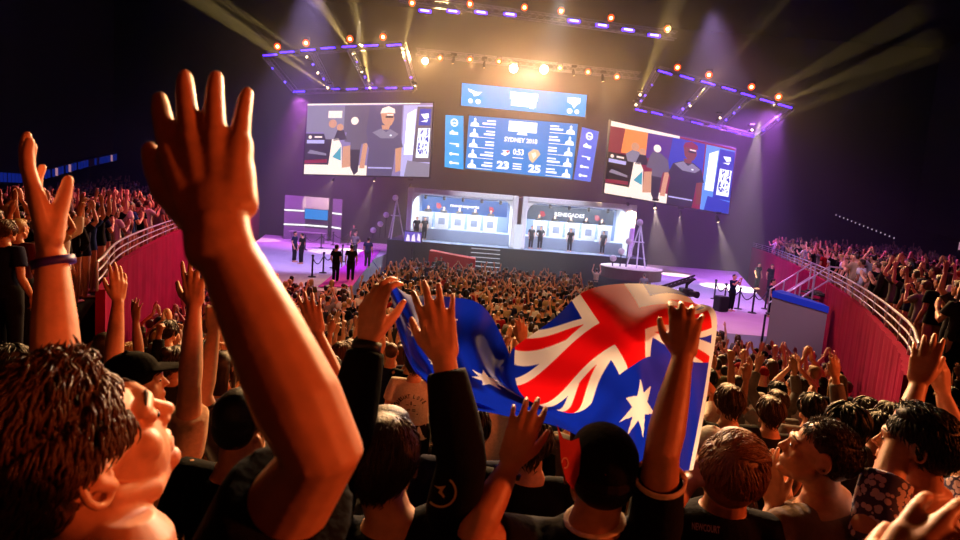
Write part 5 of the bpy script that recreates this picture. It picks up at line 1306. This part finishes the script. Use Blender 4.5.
# the rest of the audience, too many and too small to count
Vs, Fs, Ms = [], [], []; off = 0
smi = {s[0]:4+i for i,s in enumerate(SHIRTS)}; mats_c = [SK[0],SK[1],MATS['cloth_denim_dark'],SK[2]]+[s[1] for s in SHIRTS]+[h[1] for h in HC_]
pose_f = [('down',9),('both',.7),('right',1),('left',.9),('clap',4),('overhead',2.2),('phone',1),('hip',.3)]
for d,pr,c in rest:
    ps = wchoice(rnd,pose_w if d<12 else pose_f)[0]; hs = rnd.choices(HAIRS,[5,4,2,1,1.3])[0]; sh = wchoice(rnd,SHIRTS)[0]; hi_ = rnd.choices(range(4),[5,5,4,2])[0]; sk = rnd.choices([0,1,3],[5,4,1])[0]
    k = rnd.uniform(.93,1.05); yaw = math.radians(math.degrees(math.atan2(2-c[1],46-c[2]))+rnd.uniform(-20,20)); cs,sn = math.cos(-yaw),math.sin(-yaw)
    for (co_,tr,mi) in TM[ps]['low'][:3 if d<10 else 2]+[HM[hs]['low']]:
        x = co_*k; w = np.stack([x[:,0]*cs-x[:,1]*sn+c[1], x[:,0]*sn+x[:,1]*cs+c[2], x[:,2]+c[3]],1)
        Vs.append(w); Fs.append(tr+off); off += len(w)
        m = {0:sk,1:smi[sh],2:2,3:4+len(SHIRTS)+hi_}[mi]
        Ms.append(np.full(len(tr),m,np.int32))
Va = np.concatenate(Vs).astype(np.float32); Fa = np.concatenate(Fs).astype(np.int32); Ma = np.concatenate(Ms)
me = bpy.data.meshes.new('crowd'); me.vertices.add(len(Va)); me.vertices.foreach_set('co',Va.ravel()); me.loops.add(Fa.size); me.loops.foreach_set('vertex_index',Fa.ravel())
me.polygons.add(len(Fa)); me.polygons.foreach_set('loop_start',np.arange(0,Fa.size,3,dtype=np.int32)); me.polygons.foreach_set('material_index',Ma); me.polygons.foreach_set('use_smooth',np.ones(len(Fa),bool)); me.update()
for m in mats_c: me.materials.append(m)
o = bpy.data.objects.new('crowd', me); COL.objects.link(o); setp(o,'dense crowd of small spectators filling the arena floor and both side stands','crowd',kind='stuff')
print('CROWD', len(cand), len(vis), len(ind), len(rest), len(Va))
# ------------------------------------------------------------------ people on and around the stage
def stage_person(p, yaw, ps, hs, hci, sh, lb, sk=0, k=1.0):
    return person(p, yaw, k, ps, hs, HC_[hci][1] if hs!='cap' else CAPS[0][1], shd[sh], SK[sk], 0, False, lb)[0]
SP = [(730,311,1.2,'phone',150,'crop',0,'navy','person with a camera pose standing on the bright wing beside the wedge loudspeaker'),
      (768,317,1.2,'down',120,'short',0,'navy','dark figure walking on the wing before the blue topped block'),
      (756,289,1.2,'down',160,'short',0,'charcoal','faint figure at the rear of the wing near the steel stair'),
      (769,291,1.2,'down',200,'short',0,'black','faint dark figure beside the foot of the steel stair rail'),
      (294,262,1.2,'down',100,'short',0,'navy','figure in navy at the outer end of the lilac wing'),
      (301,264,1.2,'down',-80,'crop',0,'black','figure in black facing another at the outer end of the lilac wing'),
      (353,246,1.2,'down',180,'short',1,'charcoal','figure standing at the far end of the rope posts'),
      (354,259,1.2,'hip',200,'bun',1,'grey','pale figure beside the purple carpet'),
      (335,283,1.2,'down',20,'short',0,'black','dark figure standing at the near end of the purple carpet'),
      (350,282,1.2,'down',-10,'short',0,'black','second dark figure on the purple carpet edge, taller beside the first'),
      (367,268,1.2,'down',10,'short',0,'navy','figure in navy where the purple carpet narrows')]
for px,py,z,ps,yaw,hs,hci,sh,lb in SP:
    q = PZ(px,py,z); stage_person(q+V(0,0,.0), yaw, ps, hs, hci, sh, lb)
for i,(x,y_) in enumerate(((-5.05,42.6),(-4.5,43.1))): stage_person(V(x,y_,2.33),170,'down','short',0,'black',['dark suited figure at the carpet end of the blue banner booth','second dark figure just inside the blue banner booth beside the first desk'][i])
for bi,(x0,bn) in enumerate(((-5.75,'blue'),(2.75,'grey'))):
    for i in range(5):
        x = x0+1.25+i*1.25+(.35 if bi else 0)
        stage_person(V(x+.02,44.75,3.235),178,'down','short',i%3,'charcoal' if bi==0 else 'black',f'player seated behind the {ordn[i]} desk of the {bn} banner booth')
for i,(px,lb) in enumerate(((531,'figure standing at the inner end of the grey banner booth'),(540,'second figure at the inner end of the grey banner booth'),(570,'dark figure standing between the desks of the grey banner booth'),(603,'dark figure at the outer end of the grey banner booth'))):
    q = PY(px,240,42.6); stage_person(V(q.x,42.5,2.33),160+20*i,['down','hip','down','down'][i],'short',i%3,'charcoal' if i!=2 else 'black',lb)
for i,(px,py,lb) in enumerate(((597,262,'person with both arms up right below the black stage front'),(640,275,'figure beside the round pale riser'),(440,275,'dark figure before the stage near the red block'),(436,276,'second dark figure before the stage near the red block'))):
    q = PY(px,py,36.6); stage_person(V(q.x,36.4-(i%2)*.8,0),[0,10,170,150][i],['both','down','down','down'][i],'short',1,['tan','grey','black','black'][i],lb)
